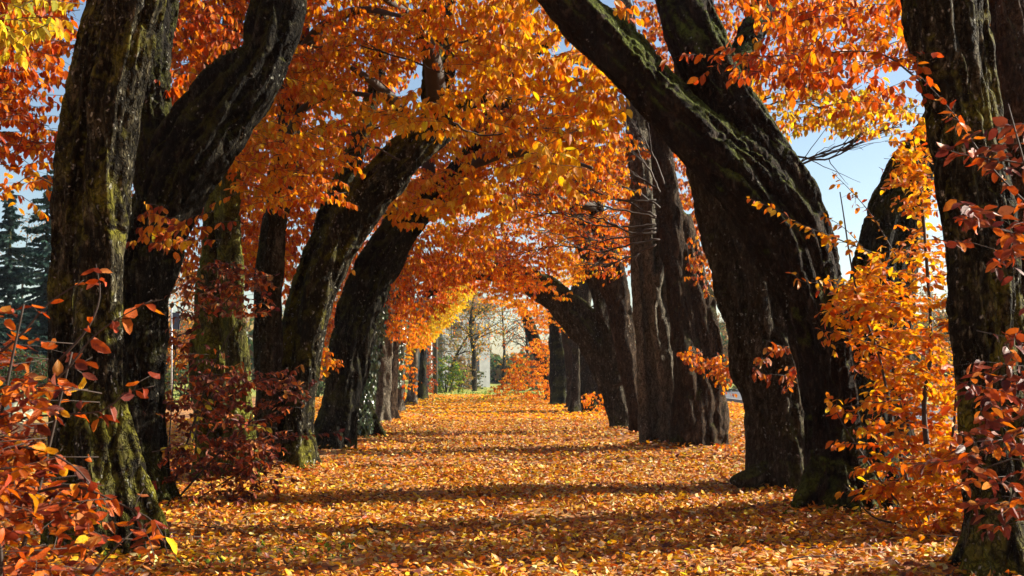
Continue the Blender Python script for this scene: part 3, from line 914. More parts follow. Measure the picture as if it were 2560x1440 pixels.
t = hornbeam('pale hornbeam trunk with an ivy-flecked top, two past the ivy-covered one', 38.0, [
    ([(992, 1036, 36), (1000, 900, 32), (1008, 790, 30), (1025, 690, 26), (1060, 600, 20)], True)], M['bark_silver_lit'], flute=0.25, seed=55)
crown(t, 38, [
    dict(poly=[(1010, 840), (1070, 800), (1085, 850), (1030, 880)], d0=36, d1=42, pal={'orange': 2, 'gold': 1}, od=2.2, size=.11),
    dict(poly=[(1000, 880), (1025, 860), (1035, 960), (1010, 1000)], d0=36, d1=40, pal='orange', od=1.6, size=.11)], lod=2)
far_ivy_tree = t
t = hornbeam('far left-row hornbeam forking below a golden yellow crown', 47.0, [
    ([(1030, 1015, 26), (1036, 900, 24), (1044, 820, 24), (1070, 775, 20), (1110, 735, 15), (1150, 715, 10)], True), ([(1040, 840, 18), (1030, 770, 16), (1040, 700, 12)], False)], M['bark_silver_lit'], flute=0.2, seed=58)
crown(t, 47, [
    dict(poly=[(1175, 700), (1190, 725), (1135, 790), (1085, 845), (1040, 865), (1012, 875), (1012, 850), (1075, 800), (1100, 730), (1130, 705)], d0=44, d1=48, pal={'yellow': 5, 'gold': 1}, od=6.5, size=.12, clump=.1, length=.4),
], lod=2)
t = hornbeam('last slim hornbeam of the left row beside the wooden pole', 56.0, [
    ([(1056, 1000, 24), (1058, 900, 21), (1064, 830, 18), (1085, 785, 12), (1120, 750, 8)], True)], M['bark_dark'], flute=0.2, seed=61)
crown(t, 56, [
    dict(poly=[(1062, 870), (1086, 850), (1086, 985), (1060, 990)], d0=57, d1=61, pal={'maroon': 1, 'rust': 2}, od=1.6, size=.12),
    dict(poly=[(1100, 720), (1200, 690), (1260, 710), (1240, 740), (1180, 770)], d0=54, d1=60, pal={'olive': 2, 'orange': 1}, od=0.6, size=.12)], lod=2)

# ---- right row, near to far
t = hornbeam('thick hornbeam trunk cut by the right edge in front, crossed by dark red sprays', 8.0, [
    ([(2520, 1470, 190), (2505, 1300, 165), (2490, 1150, 158), (2478, 1000, 156), (2462, 850, 160), (2448, 700, 164), (2428, 500, 160), (2398, 300, 165), (2368, 130, 180), (2340, -20, 190), (2310, -200, 170), (2270, -420, 140)], True),
    ([(2565, 1470, 110, .25), (2550, 1200, 100, .25), (2530, 900, 95, .2), (2508, 700, 90, .2), (2480, 400, 85, .15), (2445, 150, 85, .1), (2420, -50, 80, .1)], True),
], M['bark_olive'], flute=0.17, seed=70, n=72)
crown(t, 8, [
    dict(poly=[(1850, -30), (2270, -40), (2290, 100), (2290, 220), (2180, 170), (2050, 200), (1900, 190), (1830, 150), (1860, 40)], d0=8.2, d1=11.5, pal={'red': 3, 'orange': 2}, od=1.7, size=.085),
    dict(poly=[(1700, 110), (1900, 120), (2180, 150), (2300, 240), (2100, 260), (1900, 190), (1720, 150)], d0=8.6, d1=10, pal={'red': 3, 'rust': 1}, od=1.3, size=.085),
], sprays=[dict(pts=[(2300, 200, 7.6), (2180, 130, 8.2), (1950, 140, 8.8), (1710, 135, 9.2)], d=9, size=.085, pal={'red': 3, 'rust': 1}, side_len=.3)])

canopy(t, (0, -6, 4.6), (8, 5.5, 8.5), 13000, {'orange': 2, 'red': 3}, .14)  # unseen leaves added above and behind the eye to cut sky fill

t = hornbeam('hornbeam leaning in at the right edge behind the front trunk', 10.2, [
    ([(2660, 1340, 170), (2640, 1100, 150), (2615, 800, 140), (2590, 520, 130), (2560, 300, 115), (2535, 130, 100), (2515, -20, 90), (2490, -200, 70)], True)], M['bark_brown'], flute=0.18, seed=74)
crown(t, 10.2, [dict(poly=box(2440, -160, 2640, 50), d0=10.3, d1=12.5, pal={'orange': 2, 'red': 1}, od=1.4, size=.09)])

t = hornbeam('great hornbeam with two mossy stems arching left over the path, right front', 11.7, [
    ([(2095, 1285, 190), (2088, 1180, 140), (2078, 1050, 128), (2058, 900, 145), (2020, 740, 175), (1965, 610, 200), (1880, 480, 195), (1770, 370, 165), (1660, 255, 140), (1560, 140, 132), (1455, 40, 128), (1350, -60, 115), (1230, -180, 95)], True),
    ([(2060, 700, 90, .2), (2035, 600, 105, .2), (1985, 490, 130, .15), (1905, 375, 135, .15), (1825, 260, 145, .2), (1755, 140, 155, .3), (1712, 10, 150, .4), (1690, -130, 135, .5), (1680, -350, 110, .6)], False),
    ([(2125, 1285, 120, .3), (2112, 1100, 90, .3), (2098, 900, 80, .25), (2075, 700, 80, .25)], True),
    ([(2062, 1150, 90, -.05), (2035, 1215, 84, -.12), (2000, 1270, 60, -.2), (1960, 1308, 34, -.25)], False),
    ([(2120, 1170, 90, .1), (2145, 1240, 80), (2180, 1300, 50, -.1), (2215, 1322, 30, -.15)], False),
    ([(1830, 270, 90, .5), (1850, 170, 80, 1.0), (1885, 70, 72, 1.5), (1930, -40, 64, 2), (1980, -200, 50, 2.4)], False),
], M['bark_russet'], flute=0.15, seed=80, n=80, flare=1.0)
crown(t, 11.7, [
    dict(poly=[(1300, -120), (1420, 20), (1530, 190), (1575, 260), (1540, 320), (1480, 330), (1430, 400), (1320, 420), (1240, 340), (1230, 120)], d0=12.1, d1=14.6, pal={'gold': 5, 'orange': 2}, od=3.4, size=.118),
    dict(poly=[(1240, 330), (1420, 340), (1420, 410), (1330, 460), (1250, 440)], d0=9.5, d1=11, pal={'gold': 5}, od=2.0, size=.11),
    dict(poly=[(1545, -20), (1600, 0), (1625, 110), (1590, 130), (1560, 60)], d0=10.4, d1=10.9, pal={'gold': 1, 'orange': 2}, od=0.8, size=.09, length=.3),
])

t = hornbeam('bulging fluted hornbeam with a swollen middle behind the great arching one', 14.0, [
    ([(1952, 1224, 150), (1948, 1100, 146), (1938, 1000, 150), (1912, 915, 186), (1902, 870, 188), (1886, 780, 172), (1862, 680, 165), (1832, 590, 155), (1798, 510, 135), (1765, 430, 112), (1740, 340, 95), (1722, 200, 88), (1720, 40, 76)], True),
    ([(2000, 1222, 70, -.1), (1990, 1080, 66, -.1), (1968, 940, 80, -.05), (1945, 800, 76), (1915, 650, 70)], True),
    ([(1892, 1224, 50, .0), (1890, 1100, 46), (1880, 1000, 50), (1856, 925, 62), (1852, 860, 58), (1838, 740, 56)], True),
    ([(1905, 1180, 60, -.1), (1872, 1196, 54, -.25), (1848, 1202, 46, -.3), (1836, 1214, 36, -.3)], False),
], M['bark_grey'], flute=0.2, seed=90, n=72, flare=0.5)
crown(t, 14, [dict(poly=[(1880, 870), (1960, 850), (2010, 920), (1980, 950), (1900, 960)], d0=12.9, d1=13.4, pal={'rust': 3, 'red': 1}, od=1.1, size=.09, length=.35)], name='shoot_foliage', lod=1, mat=M['leaf_dry'])
crown(t, 14, [
    dict(poly=[(1840, 200), (2000, 180), (2290, 230), (2290, 290), (2180, 330), (2090, 320), (1960, 350), (1870, 330)], d0=12.5, d1=16, pal={'gold': 3, 'yellow': 2, 'orange': 2}, od=2.3, size=.09),
    dict(poly=[(1900, -40), (2320, -40), (2300, 150), (1960, 160)], d0=13, d1=17, pal={'orange': 3, 'red': 2, 'gold': 1}, od=1.8, size=.09)])

t = hornbeam('ivyless ridged hornbeam with rusty leaf tufts on its bark, right row', 21.0, [
    ([(1728, 1126, 90), (1728, 1000, 92), (1722, 880, 88), (1704, 750, 82), (1688, 640, 76), (1672, 540, 70), (1660, 430, 64), (1645, 300, 60), (1625, 150, 52)], True),
    ([(1788, 1122, 84, .1), (1782, 1000, 80, .1), (1768, 880, 80, .1), (1748, 750, 74, .1), (1724, 640, 66, .1), (1702, 540, 60, .1)], True),
], M['bark_brown'], flute=0.24, flare=.5, seed=97, limbs=[[(1645, 300, 40), (1550, 200, 30, -3), (1430, 150, 20, -5), (1310, 160, 10, -6.5)]])
t['label'] = 'broad ridged hornbeam with rusty leaf tufts on its bark, right row'
crown(t, 21, [
    dict(poly=[(1700, 880), (1740, 860), (1770, 960), (1720, 950)], d0=19.6, d1=20.2, pal={'rust': 2, 'orange': 2}, od=1.4, size=.09, length=.35),
    dict(poly=[(1770, 890), (1830, 880), (1830, 990), (1780, 1000)], d0=19.6, d1=20.2, pal={'orange': 3, 'rust': 1}, od=2.2, size=.09, length=.35),
    dict(poly=[(1715, 600), (1770, 560), (1790, 650), (1775, 750), (1740, 700)], d0=19.8, d1=20.4, pal={'rust': 2, 'orange': 2}, od=1.2, size=.09, length=.35)], name='shoot_foliage')
crown(t, 21, [
    dict(poly=[(1430, 380), (1660, 330), (1660, 480), (1580, 520), (1450, 560)], d0=21, d1=25, pal={'orange': 3, 'rust': 2}, od=0.9, size=.095)])

t = hornbeam('hornbeam with silvery braided ridges on its trunk, right row', 21.8, [
    ([(1652, 1120, 62), (1646, 1000, 64), (1632, 850, 68), (1618, 700, 82), (1610, 560, 82), (1606, 450, 76), (1596, 300, 66), (1580, 150, 54), (1560, 0, 42)], True),
    ([(1680, 1118, 32, -0.34), (1680, 1000, 30, -0.34), (1668, 880, 30, -0.34), (1650, 780, 27, -0.35), (1628, 700, 27, -0.37), (1622, 600, 27, -0.35), (1630, 500, 25, -0.31)], False),
    ([(1662, 1000, 25, -0.37), (1645, 880, 27, -0.39), (1632, 790, 25, -0.39), (1646, 700, 27, -0.37), (1660, 640, 25, -0.31), (1640, 560, 25, -0.34)], False),
    ([(1690, 1118, 37, -0.19), (1688, 1020, 32, -0.19), (1676, 930, 30, -0.22), (1684, 850, 27, -0.19), (1668, 760, 30, -0.22), (1672, 690, 25, -0.19), (1650, 600, 25, -0.22)], False),
    ([(1664, 1118, 37, -0.31), (1660, 1060, 32, -0.34), (1664, 980, 30, -0.34), (1652, 930, 30, -0.37), (1656, 870, 25, -0.37), (1640, 820, 25, -0.37)], False),
    ([(1672, 900, 25, -0.31), (1672, 800, 25, -0.28), (1668, 700, 27, -0.24), (1655, 600, 22, -0.24)], False),
    ([(1615, 1118, 37, -0.24), (1610, 1000, 35, -0.28), (1600, 850, 32, -0.28), (1590, 700, 30, -0.24), (1585, 560, 27, -0.24)], True),
], M['bark_silver_lit'], flute=0.2, flare=.4, seed=103)
crown(t, 21.8, [
    dict(poly=[(1560, 250), (1800, 250), (1840, 720), (1740, 760), (1560, 640)], d0=25, d1=32, pal={'rust': 3, 'orange': 2}, od=2.4, size=.11, clump=.2),
    dict(poly=[(1600, -80), (1920, -80), (1900, 220), (1700, 260), (1600, 120)], d0=18, d1=23, pal={'orange': 2, 'rust': 2, 'red': 1}, od=2.4, size=.1, clump=.2),
    dict(poly=[(1440, 560), (1580, 520), (1580, 640), (1530, 700), (1480, 660)], d0=22.5, d1=26, pal={'orange': 3, 'red': 2}, od=2.0, size=.095),
    dict(poly=[(1320, 400), (1560, 360), (1580, 520), (1440, 600), (1300, 540)], d0=23, d1=29, pal={'orange': 3, 'red': 1, 'gold': 1}, od=1.8, size=.1)])
t = hornbeam('brown smooth hornbeam between the silvery braided trunk and the arching far tree', 24.5, [
    ([(1596, 1100, 48), (1586, 1000, 52), (1566, 880, 58), (1548, 760, 66), (1530, 690, 76), (1512, 610, 60), (1490, 520, 48), (1475, 400, 38)], True)], M['bark_brown'], flute=0.16, flare=.35, seed=109, limbs=[[(1490, 520, 36), (1400, 495, 28, -1), (1300, 515, 18, -2.5), (1200, 505, 9, -4)], [(1475, 420, 30), (1390, 330, 22, -1.5), (1290, 290, 14, -3), (1180, 290, 8, -4)]])
crown(t, 24.5, [
    dict(poly=[(1380, 560), (1480, 560), (1500, 640), (1440, 700), (1380, 650)], d0=25, d1=30, pal={'orange': 2, 'gold': 2}, od=2.0, size=.1),
    dict(poly=[(1300, 460), (1440, 420), (1480, 560), (1380, 600), (1290, 580)], d0=26, d1=34, pal={'orange': 3, 'gold': 1}, od=2.2, size=.1)], lod=2)
t = hornbeam('hornbeam whose trunk bows right across the path as an arch, right row', 27.0, [
    ([(1556, 1084, 68), (1540, 1000, 68), (1508, 900, 78), (1466, 820, 94), (1410, 758, 88), (1350, 718, 74), (1295, 692, 60), (1235, 680, 52), (1175, 684, 46), (1110, 704, 36), (1060, 740, 22)], True),
    ([(1548, 960, 46, -.3), (1526, 850, 44, -.3), (1500, 740, 44, -.2), (1470, 640, 44, -.1), (1444, 560, 42), (1425, 440, 36)], False)], M['bark_grey'], flute=0.17, flare=.4, seed=113)
t['label'] = 'hornbeam whose trunk bows left across the path as an arch, right row'
crown(t, 27, [
    dict(poly=[(1090, 650), (1240, 640), (1350, 660), (1390, 720), (1330, 740), (1230, 705), (1110, 730)], d0=24.5, d1=26.2, pal={'orange': 3, 'red': 2}, od=1.8, size=.1, clump=.2),
    dict(poly=[(1240, 660), (1340, 690), (1440, 720), (1420, 750), (1340, 720), (1280, 770), (1200, 720)], d0=24.5, d1=26, pal={'gold': 2, 'orange': 3}, od=1.6, size=.1),
    dict(poly=[(1050, 640), (1260, 600), (1400, 620), (1380, 690), (1220, 660), (1080, 690)], d0=26, d1=31, pal={'red': 2, 'orange': 3}, od=2.2, size=.1),
    dict(poly=[(1470, 560), (1580, 540), (1580, 700), (1510, 700)], d0=27.5, d1=31, pal={'orange': 3, 'red': 2}, od=1.6, size=.1)], lod=2)
t = hornbeam('hornbeam with a pale grey side stem, behind the arching far tree', 40.0, [
    ([(1484, 1031, 78), (1474, 940, 74), (1460, 850, 66), (1452, 750, 58), (1458, 650, 50), (1450, 560, 40)], True),
    ([(1436, 1033, 30, -.6), (1440, 950, 26, -.6), (1440, 870, 22, -.5), (1446, 800, 20, -.2)], True)], M['bark_grey'], flute=0.2, seed=119)
crown(t, 40, [dict(poly=[(1370, 640), (1460, 620), (1470, 690), (1400, 710)], d0=33, d1=38, pal={'gold': 3, 'orange': 1}, od=2.2, size=.11),
              dict(poly=[(1380, 740), (1430, 740), (1440, 830), (1400, 820)], d0=38, d1=42, pal={'gold': 2, 'orange': 2}, od=1.4, size=.11),
              dict(poly=[(1200, 690), (1420, 680), (1400, 760), (1280, 725)], d0=42, d1=48, pal={'orange': 2, 'olive': 1}, od=0.9, size=.12)], lod=2)
t = hornbeam('plain brown hornbeam seen between the pale side stem and the dark upright far trunk', 44.0, [
    ([(1446, 1022, 48), (1436, 930, 44), (1424, 850, 42), (1416, 780, 36), (1400, 720, 26)], True)], M['bark_brown'], flute=0.2, seed=121)
crown(t, 44, [dict(poly=[(1390, 700), (1450, 690), (1460, 780), (1410, 800)], d0=42, d1=45, pal={'orange': 3, 'gold': 1}, od=1.4, size=.11)], lod=2)
t = hornbeam('dark upright hornbeam second from the far end of the right row', 48.0, [
    ([(1412, 1013, 66), (1404, 930, 62), (1396, 850, 56), (1386, 780, 46), (1360, 735, 30), (1320, 715, 18)], True)], M['bark_dark'], flute=0.2, seed=123)
crown(t, 48, [dict(poly=[(1200, 740), (1300, 738), (1420, 755), (1420, 825), (1350, 800), (1280, 766), (1205, 752)], d0=44, d1=50, pal={'orange': 4, 'gold': 1}, od=3.0, size=.12, clump=.2)], lod=2)
t = hornbeam('last hornbeam of the right row, tilted left behind an orange bush', 56.0, [
    ([(1388, 1000, 42), (1362, 920, 40), (1336, 850, 36), (1318, 800, 30), (1300, 765, 22), (1270, 745, 12)], True)], M['bark_dark'], flute=0.2, seed=127)
crown(t, 56, [dict(poly=[(1290, 770), (1380, 770), (1380, 830), (1330, 830)], d0=53, d1=57, pal={'orange': 3, 'rust': 1}, od=1.8, size=.12)], lod=2)

# outer trees on the right, behind the orange bush
t = hornbeam('dark outer hornbeam leaning right against the sky behind the orange bush', 15.0, [
    ([(2140, 1205, 160), (2150, 1000, 150), (2172, 800, 150), (2200, 650, 142), (2238, 510, 130), (2290, 400, 118), (2360, 290, 108), (2440, 160, 95), (2510, 0, 80)], True)], M['bark_dark'], flute=0.15, seed=131, group='outer hornbeams on the right')
t = hornbeam('pale grey outer hornbeam trunk seen through the orange bush', 19.5, [
    ([(2245, 1142, 66), (2250, 1000, 60), (2254, 850, 55), (2266, 700, 50), (2300, 520, 44), (2350, 350, 36)], True)], M['bark_grey'], flute=0.2, seed=137, group='outer hornbeams on the right')


# bare twigs against the sky and through the dark right-hand canopy
def bare_twigs(e, lines, d, w0, sub=3):
    tb = Tubes()
    for ln in lines:
        c = px_curve(ln, d, 0.08)
        c[1:] += np.cumsum(rng.normal(0, .016, (len(c) - 1, 3)), axis=0)
        tb.add(c, np.linspace(w0, w0 * .25, len(c)), 4)
        for k in range(sub * 2):
            i = rng.integers(len(c) // 4, len(c) - 1)
            tdir = unit(c[min(i + 2, len(c) - 1)] - c[i - 1] + 1e-6)
            dv = unit(tdir + rng.normal(0, .35, 3) + np.array([0, 0, .1]))
            ln2 = rng.uniform(.3, .9)
            q = np.linspace(0, 1, 8)[:, None]
            c2 = c[i] + dv * ln2 * q + np.cumsum(rng.normal(0, .01, (8, 3)), axis=0)
            tb.add(c2, np.linspace(w0 * .45, w0 * .15, 8), 3)
    link_mesh('bare_twig_sprays', tb.mesh('bare_twig_sprays'), M['twig'], e)


RT = [o for o in COL.objects if o.name.startswith('hornbeam_tree')]


def by_label(s): return next(o for o in RT if s in o['label'])


bare_twigs(by_label('swollen middle'), [[(1900, 420), (2000, 400), (2120, 350), (2250, 300)], [(1960, 390), (2080, 380), (2200, 330)], [(1980, 420), (2100, 410), (2190, 360)], [(1850, 260), (1950, 240), (2060, 250)], [(1850, 300), (1960, 270), (2100, 290)]], 14.5, .016, 5)
bare_twigs(by_label('leaning right with a bright'), [[(1080, 330), (980, 300), (860, 320), (760, 300)], [(1100, 180), (1000, 150), (880, 120), (760, 140)], [(1120, 300), (1220, 330), (1330, 300), (1440, 320)], [(1110, 120), (1220, 90), (1340, 110), (1460, 90)], [(1200, 240), (1300, 260), (1420, 230)], [(1000, 400), (920, 360), (820, 380)]], 14.6, .016, 5)
bare_twigs(by_label('silvery braided'), [[(1650, 520), (1560, 470), (1460, 450), (1380, 400)], [(1640, 545), (1540, 530), (1440, 500), (1330, 470)], [(1650, 480), (1600, 400), (1560, 330), (1520, 250)], [(1640, 560), (1500, 560), (1380, 520), (1290, 500)], [(1660, 460), (1630, 380), (1560, 300)], [(1640, 580), (1480, 590), (1350, 560)], [(1650, 600), (1520, 620), (1400, 610), (1280, 630)], [(1640, 500), (1520, 500), (1420, 470), (1330, 420)], [(1640, 540), (1560, 500), (1470, 480), (1400, 450), (1310, 440)], [(1645, 470), (1570, 420), (1480, 400)], [(1640, 570), (1560, 575), (1450, 540), (1330, 545), (1240, 530)], [(1640, 610), (1540, 650), (1440, 660)]], 19.6, .02, 7)

# ------------------------------------------------------------------ ivy on two trunks
def ivy(label, polys, d, n, dz=.35):
    L = Leaves()
    for poly in polys:
        p = np.asarray(poly, float); lo, hi = p.min(0), p.max(0)
        k = n * 4
        x = rng.uniform(lo[0], hi[0], k); y = rng.uniform(lo[1], hi[1], k)
        ok = in_poly(x, y, poly) & (noise3(np.stack([x * .03, y * .03, x * 0 + 2.2], -1)) > -.6)
        x, y = x[ok][:n], y[ok][:n]; m = len(x)
        dd = d - rng.uniform(.18, .18 + dz, m)
        pos = np.stack([(x - CX) * dd / F, dd, H - (y - HY) * dd / F], -1)
        ax = np.stack([rng.normal(0, .5, m), rng.normal(-.4, .3, m), -np.ones(m)], -1)
        nr = np.stack([rng.normal(.35, .5, m), -np.ones(m), rng.normal(.4, .3, m)], -1)
        L.add(pos, ax, nr, rng.uniform(.06, .115, m), pick('ivy', m))
    me = L.mesh('climbing_ivy', 0)
    o = link_mesh('climbing_ivy', me, M['ivy'])
    tag(o, label, 'ivy')


ivy('dense glossy green ivy climbing the trunk at the middle of the left row',
    [[(885, 1000), (905, 900), (922, 800), (945, 700), (975, 700), (968, 800), (950, 900), (935, 1000), (930, 1085), (905, 1090), (880, 1060)]], 24.0, 1500)
ivy('ivy on the upper half of a farther left-row trunk', [[(985, 900), (998, 830), (1005, 770), (1022, 775), (1018, 850), (1005, 960), (990, 980)]], 38.0, 420)

# ------------------------------------------------------------------ shrubs
def shrub(label, base, stems, regions, sprays=(), lod=0, mat='leaf', group=None, name='hornbeam_shrub', cat='shrub'):
    e = empty(name, (base[0], base[1], 0))
    tag(e, label, cat, group)
    L, tb = Leaves(), Tubes()
    for (pts, d, w) in stems:
        st = Tubes()
        c = px_curve(pts, d, 0.07)
        st.add(c, np.linspace(w, w * .3, len(c)), 6, flute=.08, seed=w * 900)
        link_mesh('stem', st.mesh('stem'), M['twig'], e)
    for r in regions: fill(L, tb, **{'thick': .0026, **r})
    for s in sprays: spray(L, tb, **s)
    link_mesh('foliage', L.mesh('foliage', lod, tb), [M[mat], M['twig']], e)
    return e


RO = {'red': 1, 'orange': 2, 'rust': 6, 'maroon': 3}
b = P(20, 1800, 4.6)
shrub('big-leaved orange-red hornbeam shrub filling the lower left corner', (-2.0, 4.6), [
    ([(-60, 1800), (20, 1500), (90, 1250), (150, 1000), (180, 880)], 4.9, .016), ([(-100, 1800), (0, 1450), (-20, 1200), (20, 950), (60, 760)], 4.7, .014),
    ([(60, 1810), (160, 1550), (260, 1400), (330, 1330)], 4.5, .012), ([(-200, 1600), (-100, 1350), (-60, 1150)], 4.5, .014)],
    [dict(poly=[(-120, 1080), (110, 1110), (190, 1250), (250, 1260), (340, 1320), (400, 1420), (430, 1560), (-120, 1560)], d0=4.2, d1=5.6, pal=RO, od=3.4, size=.07, length=.42, droop=.4, up=.15, curve=-.1, clump=.42, cscale=2),
     dict(poly=[(-120, 860), (60, 850), (160, 930), (120, 1080), (-120, 1120)], d0=4.4, d1=5.6, pal=RO, od=2.5, size=.07, length=.42, droop=.4, curve=-.1, clump=.42, cscale=2),
     dict(poly=[(-120, 720), (60, 770), (120, 860), (-120, 900)], d0=4.6, d1=5.4, pal=RO, od=1.0, size=.085, length=.4, droop=.4, curve=-.1)],
    sprays=[
        dict(pts=[(-40, 1000), (80, 975), (158, 933), (227, 849), (290, 800), (380, 750)], d=4.7, size=.088, pal=RO, spacing=.05, side_len=.14),
        dict(pts=[(-40, 1060), (100, 1040), (253, 1028), (310, 985), (385, 965)], d=4.8, size=.085, pal=RO, spacing=.05, side_len=.1),
        dict(pts=[(-20, 900), (60, 830), (120, 760), (210, 700)], d=4.9, size=.085, pal=RO, spacing=.05, side_len=.1),
        dict(pts=[(150, 900), (220, 820), (250, 740), (240, 660)], d=5.0, size=.08, pal=RO, spacing=.06),
        dict(pts=[(60, 1240), (180, 1215), (300, 1260), (390, 1310), (420, 1390)], d=4.6, size=.085, pal=RO, spacing=.055, side_len=.12),
        dict(pts=[(40, 1120), (120, 1130), (200, 1180), (250, 1250)], d=4.6, size=.085, pal=RO, spacing=.05, side_len=.12)], lod=1, mat='leaf_dry')

MA = {'maroon': 5, 'rust': 3}
e = shrub('tangled dark maroon hornbeam shrub between the bent trunk and the moss-striped one', ((520 - CX) * 12.6 / F, 12.6), [
    ([(420, 1262), (470, 1100), (540, 900), (620, 760)], 12.6, .014), ([(430, 1262), (560, 1120), (680, 1010), (800, 955)], 12.4, .014),
    ([(415, 1262), (430, 1000), (450, 800), (500, 680)], 12.8, .012), ([(470, 1262), (600, 1180), (720, 1100), (780, 1080)], 12.6, .010)],
    [dict(poly=[(420, 720), (520, 640), (640, 660), (700, 720), (620, 800), (520, 780), (430, 800)], d0=12, d1=13.6, pal={'maroon': 3, 'rust': 4, 'tan': 1}, od=1.3, size=.08, length=.4, droop=.7, clump=.4, cscale=2),
     dict(poly=[(400, 820), (480, 800), (640, 930), (740, 900), (740, 1000), (700, 1100), (560, 1180), (420, 1200), (390, 1000)], d0=11.8, d1=13.6, pal=MA, od=1.25, size=.08, length=.4, droop=.7, clump=.4, cscale=2),
     dict(poly=[(400, 1100), (680, 1080), (700, 1190), (640, 1260), (400, 1270)], d0=11.8, d1=13.2, pal=MA, od=1.2, size=.08, length=.4, droop=.7)],
    sprays=[dict(pts=[(560, 1000), (660, 950), (740, 965), (815, 945)], d=12.0, size=.078, pal=MA, spacing=.03, side_len=.12),
            dict(pts=[(560, 1120), (660, 1100), (740, 1090), (850, 1080)], d=12.4, size=.078, pal=MA, spacing=.03, side_len=.15),
            dict(pts=[(560, 760), (620, 700), (690, 690)], d=12.0, size=.078, pal=MA, spacing=.035, side_len=.15)], lod=1, mat='leaf_dry')
L, tb = Leaves(), Tubes()
for pts in ([(480, 1110), (500, 1040), (525, 990), (545, 965)], [(380, 1130), (430, 1120), (470, 1110), (500, 1120)], [(600, 1060), (640, 1065), (690, 1070)]):
    spray(L, tb, pts, 11.6, .075, 'lime', spacing=.05)
link_mesh('sprig_foliage', L.mesh('sprig_foliage', 0, tb), [M['leaf'], M['twig']], e)['label'] = 'yellow-green young sprigs'
shrub('low heap of rusty red leafy sprouts beside the moss-striped trunk foot', ((640 - CX) * 12.9 / F, 12.9), [],
      [dict(poly=[(560, 1240), (620, 1205), (700, 1215), (740, 1250), (700, 1280), (580, 1290)], d0=12.2, d1=13.2, pal={'red': 2, 'rust': 3}, od=1.7, size=.085, length=.3, droop=.5)], lod=1, mat='leaf_dry')

OG = {'orange': 6, 'gold': 3}
shrub('tall bright orange hornbeam shrub beside the great arching trunk', ((2310 - CX) * 10.8 / F, 10.8), [
    ([(2312, 1330), (2322, 1180), (2310, 1020), (2328, 860), (2316, 650), (2302, 480), (2284, 340)], 10.8, .034), ([(2300, 1310), (2240, 1100), (2200, 900), (2140, 720), (2100, 480)], 10.6, .02),
    ([(2330, 1310), (2380, 1100), (2390, 900), (2370, 700)], 11, .018), ([(2290, 1310), (2200, 1200), (2120, 1080), (2080, 1010)], 10.4, .016), ([(2250, 1310), (2180, 1290), (2110, 1210)], 10.4, .014)],
    [dict(poly=[(2200, 640), (2290, 560), (2360, 620), (2400, 800), (2410, 1100), (2300, 1000), (2200, 940), (2120, 860), (2060, 770), (2100, 700)], d0=10, d1=12, pal=OG, od=3.2, size=.085, length=.45, droop=.45, clump=.42, curve=-.1),
     dict(poly=[(2150, 860), (2220, 900), (2300, 1000), (2420, 1060), (2440, 1280), (2400, 1380), (2300, 1330), (2240, 1270), (2170, 1220), (2190, 1130), (2150, 1060), (2170, 980)], d0=9.8, d1=11.6, pal={'orange': 5, 'red': 2, 'gold': 2}, od=3.4, size=.088, length=.45, droop=.45, clump=.42, curve=-.1),
     dict(poly=[(2230, 350), (2310, 300), (2340, 480), (2350, 640), (2290, 620), (2260, 500)], d0=10.4, d1=11.4, pal=OG, od=2.4, size=.085, length=.4, droop=.5, curve=-.1),
     dict(poly=[(2300, 1320), (2440, 1280), (2450, 1450), (2300, 1400)], d0=8.8, d1=9.8, pal={'gold': 3, 'orange': 2}, od=1.0, size=.08, length=.4, droop=.5)],
    sprays=[
        dict(pts=[(2200, 640), (2100, 600), (2000, 560), (1930, 520), (1870, 495)], d=10.2, size=.082, pal=OG, spacing=.032, side_len=.16),
        dict(pts=[(2250, 760), (2160, 740), (2080, 715), (1990, 700)], d=10.2, size=.082, pal=OG, spacing=.032, side_len=.2),
        dict(pts=[(2240, 880), (2150, 850), (2080, 830), (2030, 820)], d=10.2, size=.082, pal=OG, spacing=.032, side_len=.2),
        dict(pts=[(2240, 640), (2180, 540), (2130, 480), (2080, 430)], d=10.6, size=.08, pal=OG, spacing=.05, side_len=.12),
        dict(pts=[(2260, 700), (2180, 640), (2110, 570), (2060, 540)], d=10.4, size=.08, pal=OG, spacing=.036, side_len=.14),
        dict(pts=[(2250, 1000), (2160, 1010), (2090, 1020), (2070, 1015)], d=10.2, size=.085, pal=OG, spacing=.032, side_len=.2),
        dict(pts=[(2280, 1120), (2180, 1110), (2100, 1110), (2085, 1115)], d=10.2, size=.085, pal={'orange': 2, 'red': 1}, spacing=.032, side_len=.2),
        dict(pts=[(2290, 1230), (2220, 1215), (2160, 1225), (2120, 1225)], d=10.0, size=.085, pal={'orange': 2, 'red': 1}, spacing=.034, side_len=.2)])

